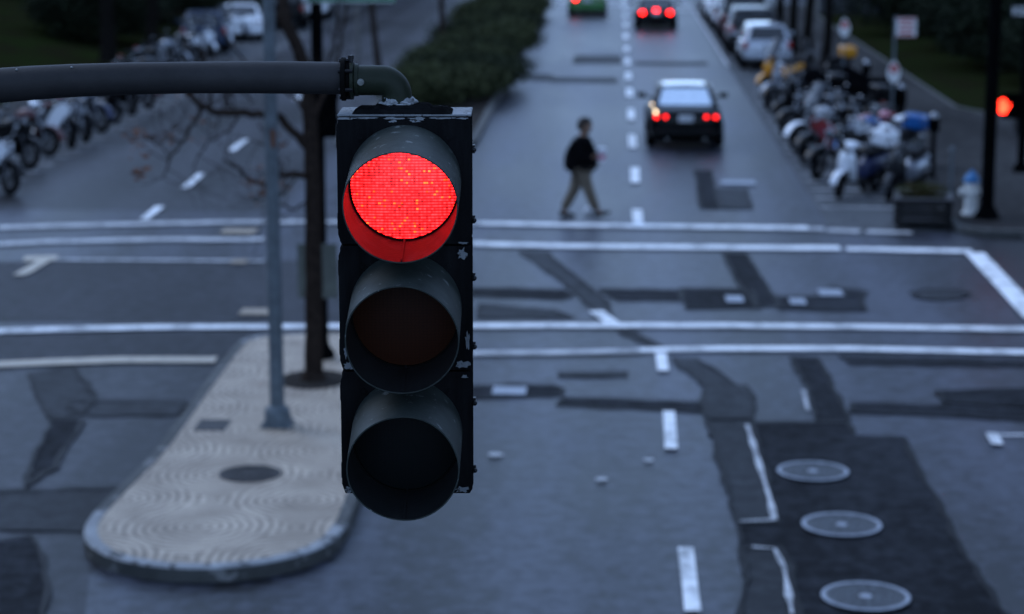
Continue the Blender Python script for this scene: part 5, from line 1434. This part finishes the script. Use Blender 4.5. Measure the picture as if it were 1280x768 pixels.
ppole(1053, 118, 2.2, 'pole with only a small red and white sign, farther up', [('shield', 1.95)])
ppole(966, 24, 2.4, 'small red and white sign pole at the far end of the right kerb', [('shield', 2.1)])

# hydrant
c = G(1213, 268, .13)
t = thing('fire_hydrant', 'white fire hydrant with a blue bonnet beside the black pole', 'hydrant', (c.x, c.y, .13))
Wh = paint('hydrant_white', (.62, .62, .60), .5, var=.15); Bl = paint('hydrant_blue', (.035, .16, .36), .45)
b = MB(); b.lathe([(.17, 0), (.17, .04), (.125, .05), (.12, .12), (.115, .52), (.135, .54), (.135, .58), (.115, .60)], seg=24); b.build('barrel', Wh, t)
b = MB(); b.lathe([(.13, .60), (.15, .61), (.15, .64), (.13, .70), (.09, .76), (.035, .79), (.03, .84), (.001, .845)], seg=24); b.build('bonnet', Bl, t)
for d in ((-1, 0), (1, 0), (0, -1)):
    b = MB(); b.lathe([(.06, .10), (.06, .17), (.075, .17), (.075, .21), (.02, .215), (.02, .24), (.001, .24)], axis_to((d[0], d[1], 0), (0, 0, .42)), 14); b.build('outlet', Wh, t)
# pedestrian signal on black pole
c = G(1233, 273, .13)
t = thing('pedestrian_signal', 'black pole at the right corner with a lit red hand signal', 'pedestrian signal', (c.x, c.y, .13))
b = MB(); b.tube([(0, 0, .1), (0, 0, 6.5)], [.125, .105], 20); b.build('pole', M_pole_black, t)
b = MB(); b.lathe([(.24, 0), (.24, .05), (.17, .16), (.13, .24)], seg=20); b.build('base', M_pole_black, t)
zh = up(1233, 273, 127) - .13
hx = .31
b = MB(); b.box((hx + .12, .06, zh), (.44, .20, .46)); hd = b.build('signal_head', M_pole_black, t, bevel=.02)
b = MB(); b.box((.18, .06, zh + .12), (.2, .05, .05)); b.box((.18, .06, zh - .12), (.2, .05, .05)); b.build('bracket', M_pole_black, t)
b = MB(); b.box((hx - .09 + .11, -.045, zh + .235), (.44, .13, .012)); b.box((.52, -.045, zh), (.012, .13, .46)); b.build('hood', M_pole_black, hd)
# open hand
M_hand = lamp('hand_lit', (1.0, .022, .008), 6.0)
b = MB(); hc = Vector((hx - .10, -.045, zh - .02))
b.prism([(-.060, -.11), (.055, -.11), (.075, -.03), (.07, .03), (-.065, .03), (-.072, -.03)], 0, .01, Matrix.Translation(hc) @ YZ)
for k, (x0, l) in enumerate(((-.055, .10), (-.018, .13), (.019, .12), (.054, .09))):
    b.box(hc + Vector((x0, .005, .03 + l / 2)), (.028, .010, l))
b.box(hc + Vector((.098, .005, .01)), (.028, .01, .11), Matrix.Rotation(R(32), 4, 'Y'))
b.build('red_hand', M_hand, hd)
# second dark pole with street name sign and cabinet at the frame's edge
c = G(1276, 215, .13)
t = thing('signal_pole', 'dark pole with white street-name board at the right picture edge', 'signal pole', (c.x, c.y, .13))
b = MB(); b.tube([(0, 0, 0), (0, 0, 6.0)], .09, 16); b.build('pole', M_pole_black, t)
b = MB(); b.lathe([(.18, 0), (.18, .06), (.1, .2)], seg=18); b.build('base', M_pole_black, t)
zs = up(1276, 215, 10) - .13
b = MB(); b.box((.12, -.11, zs), (1.0, .012, .25)); sgn = b.build('street_name_sign', paint('sign_dark', (.012, .02, .02), .5), t)
tx = bpy.data.curves.new('lettering', 'FONT'); tx.body = 'KEA'; tx.size = .24; tx.extrude = .003; tx.offset = .006; tx.materials.append(M_signwhite)
to = bpy.data.objects.new('lettering', tx); col.objects.link(to)
m_ = bpy.data.meshes.new_from_object(to.evaluated_get(bpy.context.evaluated_depsgraph_get())); bpy.data.objects.remove(to)
to = bpy.data.objects.new('lettering', m_); col.objects.link(to); to.parent = sgn; to.location = (-.36, -.122, zs - .085); to.rotation_euler = (math.pi / 2, 0, 0)
c = G(1284, 168, .13)
t = thing('utility_cabinet', 'low dark grey cabinet with pale top at the right picture edge', 'cabinet', (c.x, c.y, .13))
b = MB(); b.box((0, 0, .40), (.62, .45, .72)); cb = b.build('body', M_iron, t, bevel=.02)
b = MB(); b.box((0, 0, .80), (.68, .5, .07)); b.build('lid', M_tan, t, bevel=.02)
b = MB(); b.box((0, 0, .02), (.70, .52, .05)); b.build('base', M_conc, t)
b = MB(); b.box((0, -.232, .42), (.52, .012, .58)); dd = b.build('door', M_iron, t, bevel=.004)
b = MB(); b.box((.2, -.245, .45), (.03, .02, .12)); b.build('handle', M_bolt, dd)

# planter box by the kerb end
c = G(1153, 284)
t = thing('planter_box', 'dark slatted planter box with a low dry plant at the kerb end', 'planter', (c.x, c.y, .006), R(-4)); t.scale = (1, 1, .82)
M_dw = paint('dark_wood', (.014, .014, .015), .8, spec=.15, var=.4, scale=8)
b = MB(); w_, d_ = .92, .80
for k in range(4):
    z = .16 + k * .14
    b.box((0, -d_ / 2, z), (w_, .03, .12)); b.box((0, d_ / 2, z), (w_, .03, .12)); b.box((-w_ / 2, 0, z), (.03, d_, .12)); b.box((w_ / 2, 0, z), (.03, d_, .12))
b.build('slatted_side', M_dw, t, bevel=.006)
for sx in (-1, 1):
    for sy in (-1, 1): b = MB(); b.box((sx * (w_ / 2 + .005), sy * (d_ / 2 + .005), .34), (.08, .08, .68)); b.build('corner_post', M_dw, t, bevel=.006)
b = MB(); b.box((0, -d_ / 2 - .01, .69), (w_ + .12, .10, .035)); b.box((0, d_ / 2 + .01, .69), (w_ + .12, .10, .035)); b.box((-w_ / 2 - .01, 0, .69), (.10, d_ - .1, .035)); b.box((w_ / 2 + .01, 0, .69), (.10, d_ - .1, .035)); b.build('rim', paint('grey_wood', (.07, .07, .075), .7), t)
b = MB(); b.box((0, 0, .58), (w_ - .06, d_ - .06, .04)); b.build('soil', M_soil, t)
pm = shrub_mesh('plant', .75, .65, .5, 900, .06, 55, M_leaf3); o = bpy.data.objects.new('plant', pm); col.objects.link(o); o.parent = t; o.location = (0, 0.05, .55)

# ---------------------------------------------------------------- pedestrian
def skin(name, nodes, edges, mat, parent, lv=2, root=0):
    me = bpy.data.meshes.new(name); me.from_pydata([n[0] for n in nodes], edges, [])
    o = bpy.data.objects.new(name, me); col.objects.link(o)
    md = o.modifiers.new('skin', 'SKIN'); md.use_smooth_shade = True
    for i, n in enumerate(nodes):
        r = n[1] if hasattr(n[1], '__len__') else (n[1], n[1])
        me.skin_vertices[0].data[i].radius = r; me.skin_vertices[0].data[i].use_root = (i == root)
    sm = o.modifiers.new('sub', 'SUBSURF'); sm.levels = lv; sm.render_levels = lv
    dg = bpy.context.evaluated_depsgraph_get(); ev = o.evaluated_get(dg); m2 = bpy.data.meshes.new_from_object(ev)
    o.modifiers.clear(); o.data = m2; m2.materials.clear(); m2.materials.append(mat)
    m2.polygons.foreach_set('use_smooth', [True] * len(m2.polygons)); m2.update()
    o.parent = parent; return o
c = G(726, 272.5)
ped = thing('person', 'person in black jacket and tan trousers striding across the road holding a pale cup', 'person', (c.x, c.y, .016), 0)
ped.scale = (1.14, 1.1, 1.04)
M_skin = paint('skin', (.22, .13, .09), .55, var=.1); M_jkt = paint('black_jacket', (.003, .003, .004), .9, spec=.05, var=.3, bump=.4, bscale=12)
M_trs = paint('tan_trousers', (.13, .105, .078), .85, var=.2, bump=.3, bscale=12); M_hair = paint('dark_hair', (.022, .016, .013), .7, var=.4, scale=40)
M_shoe = paint('dark_shoes', (.016, .014, .014), .5)
# walking towards +x ; rear foot at x=-.30, front foot at x=+.33
hip = .93
N = [((0, 0, hip), .11), ((0.01, 0, 1.12), .115), ((0.02, 0, 1.32), .12), ((.03, 0, 1.44), (.085, .085)), ((.05, 0, 1.53), .07), ((.07, 0, 1.60), .10), ((.08, 0, 1.69), .118), ((.07, 0, 1.765), .075),
     ((.03, -.09, .88), .085), ((.14, -.09, .50), .058), ((.29, -.09, .12), .04), ((.39, -.09, .075), .035),          # near leg, forward
     ((-.03, .09, .88), .085), ((-.10, .09, .50), .058), ((-.30, .09, .10), .04), ((-.20, .09, .045), .035),         # far leg, back
     ((.02, -.18, 1.39), .055), ((-.02, -.22, 1.12), .042), ((.20, -.17, 1.13), .032), ((.25, -.16, 1.15), .026),     # near arm, bent, holding the cup
     ((.02, .18, 1.39), .055), ((-.06, .22, 1.12), .042), ((.12, .20, .98), .030), ((.17, .19, .96), .026)]
Eg = [(0, 1), (1, 2), (2, 3), (3, 4), (4, 5), (5, 6), (6, 7), (0, 8), (8, 9), (9, 10), (10, 11), (0, 12), (12, 13), (13, 14), (14, 15), (2, 16), (16, 17), (17, 18), (18, 19), (2, 20), (20, 21), (21, 22), (22, 23)]
body = skin('body', N, Eg, M_skin, ped)
skin('jacket', [((-.01, 0, .79), (.30, .26)), ((-.01, 0, 1.0), (.31, .26)), ((.0, 0, 1.18), (.30, .25)), ((.01, 0, 1.34), (.245, .25)), ((.03, 0, 1.49), (.10, .11)),
                ((.02, -.20, 1.40), .10), ((-.03, -.245, 1.12), .085), ((.18, -.19, 1.13), .068), ((.02, .20, 1.40), .10), ((-.07, .245, 1.12), .085), ((.07, .215, 1.0), .07)],
     [(0, 1), (1, 2), (2, 3), (3, 4), (3, 5), (5, 6), (6, 7), (3, 8), (8, 9), (9, 10)], M_jkt, ped)
skin('trousers', [((0, 0, .94), (.16, .17)), ((.02, -.09, .84), .135), ((.13, -.09, .50), .10), ((.26, -.09, .13), .082), ((-.03, .09, .84), .135), ((-.11, .09, .50), .10), ((-.29, .09, .12), .082)],
     [(0, 1), (1, 2), (2, 3), (0, 4), (4, 5), (5, 6)], M_trs, ped)
for x, y, z, rt in ((.33, -.09, .085, -.28), (-.25, .09, .05, .12)):
    b = MB(); mt = Matrix.Translation((x, y, z)) @ Matrix.Rotation(rt, 4, 'Y')
    b.loft([[mt @ Vector((xx, w * math.cos(a), -.03 + hh_ * (math.sin(a) if math.sin(a) > 0 else .35 * math.sin(a)))) for a in [2 * math.pi * k / 10 for k in range(10)]] for xx, w, hh_ in ((-.12, .02, .05), (-.10, .036, .085), (-.02, .042, .085), (.08, .046, .06), (.15, .035, .04), (.175, .015, .02))])
    b.build('shoe', M_shoe, ped, sub=1)
b = MB(); b.ball((.055, 0, 1.735), (.118, .102, .10), 20, 12); b.ball((.0, 0, 1.675), (.08, .095, .10), 16, 10); b.build('hair', M_hair, ped)
b = MB(); b.ball((.165, 0, 1.655), (.020, .014, .022), 10, 6); b.build('nose', M_skin, body)
for sy in (-1, 1):
    b = MB(); b.ball((.148, sy * .032, 1.685), (.010, .014, .009), 8, 6); b.build('eye', M_black, body)
    b = MB(); b.ball((.06, sy * .088, 1.665), (.022, .010, .032), 10, 6); b.build('ear', M_skin, body)
b = MB(); b.ball((.153, 0, 1.612), (.008, .025, .006), 8, 6); b.build('mouth', M_redlip if 'M_redlip' in globals() else paint('lip', (.22, .09, .08), .5), body)
# hands: palm and five fingers closed round the cup; the far one relaxed
def hand(p, d, curl, side):
    p = Vector(p); d = Vector(d).normalized(); u = Vector((0, 0, 1)); s_ = d.cross(u).normalized(); u = s_.cross(d)
    b = MB(); b.ball(p + d * .035, (.042, .018, .042), 12, 8)
    for k in range(4):
        o_ = p + d * .06 + u * (.028 - .019 * k); L_ = (.034, .040, .038, .030)[k]
        a = o_ + d * L_; e = a + (d * math.cos(curl) + s_ * side * math.sin(curl)) * L_ * .7; g_ = e + (d * math.cos(curl * 1.9) + s_ * side * math.sin(curl * 1.9)) * L_ * .55
        b.tube([o_ - d * .02, a, e, g_], [.0095, .009, .0085, .007], 8)
    q = p + d * .02 + u * .034
    b.tube([q, q + d * .03 + s_ * side * .025 + u * .012, q + d * .055 + s_ * side * .045], [.011, .010, .008], 8)
    b.build('hand', M_skin, body)
hand((.245, -.160, 1.15), (1, .1, .1), 1.0, 1)
hand((.165, .19, .962), (1, -.1, -.25), .45, 1)
t = thing('cup', 'pale paper cup with a pink band held by the walking person', 'cup', (c.x + .385, c.y - .175, 1.17)); t.scale = (1.5, 1.5, 1.2)
b = MB(); b.lathe([(.045, -.05), (.058, .13)], seg=20); b.build('cup_body', paint('paper_white', (.66, .62, .66), .6), t)
b = MB(); b.lathe([(.0495, -.02), (.0545, .06)], seg=20, cap=False); b.build('band', paint('band_pink', (.5, .22, .28), .6), t)
b = MB(); b.lathe([(.062, .13), (.062, .145), (.05, .16), (.001, .16)], seg=20); b.build('lid', paint('lid_white', (.7, .7, .74), .4), t)
# crumpled white litter at his feet
c2 = G(737, 268); rnd = random.Random(4); b = MB()
b.loft([[(r_ * (1 + .25 * rnd.uniform(-1, 1)) * math.cos(a), r_ * (1 + .25 * rnd.uniform(-1, 1)) * math.sin(a), z_) for a in [2 * math.pi * k / 12 for k in range(12)]] for r_, z_ in ((.05, 0), (.10, .02), (.11, .06), (.07, .11), (.02, .13))])
o = b.build('paper_litter', paint('litter_white', (.6, .62, .66), .7), None); o.location = (c2.x, c2.y, .016); tag(o, 'crumpled white paper between the walking person\'s feet', 'litter')
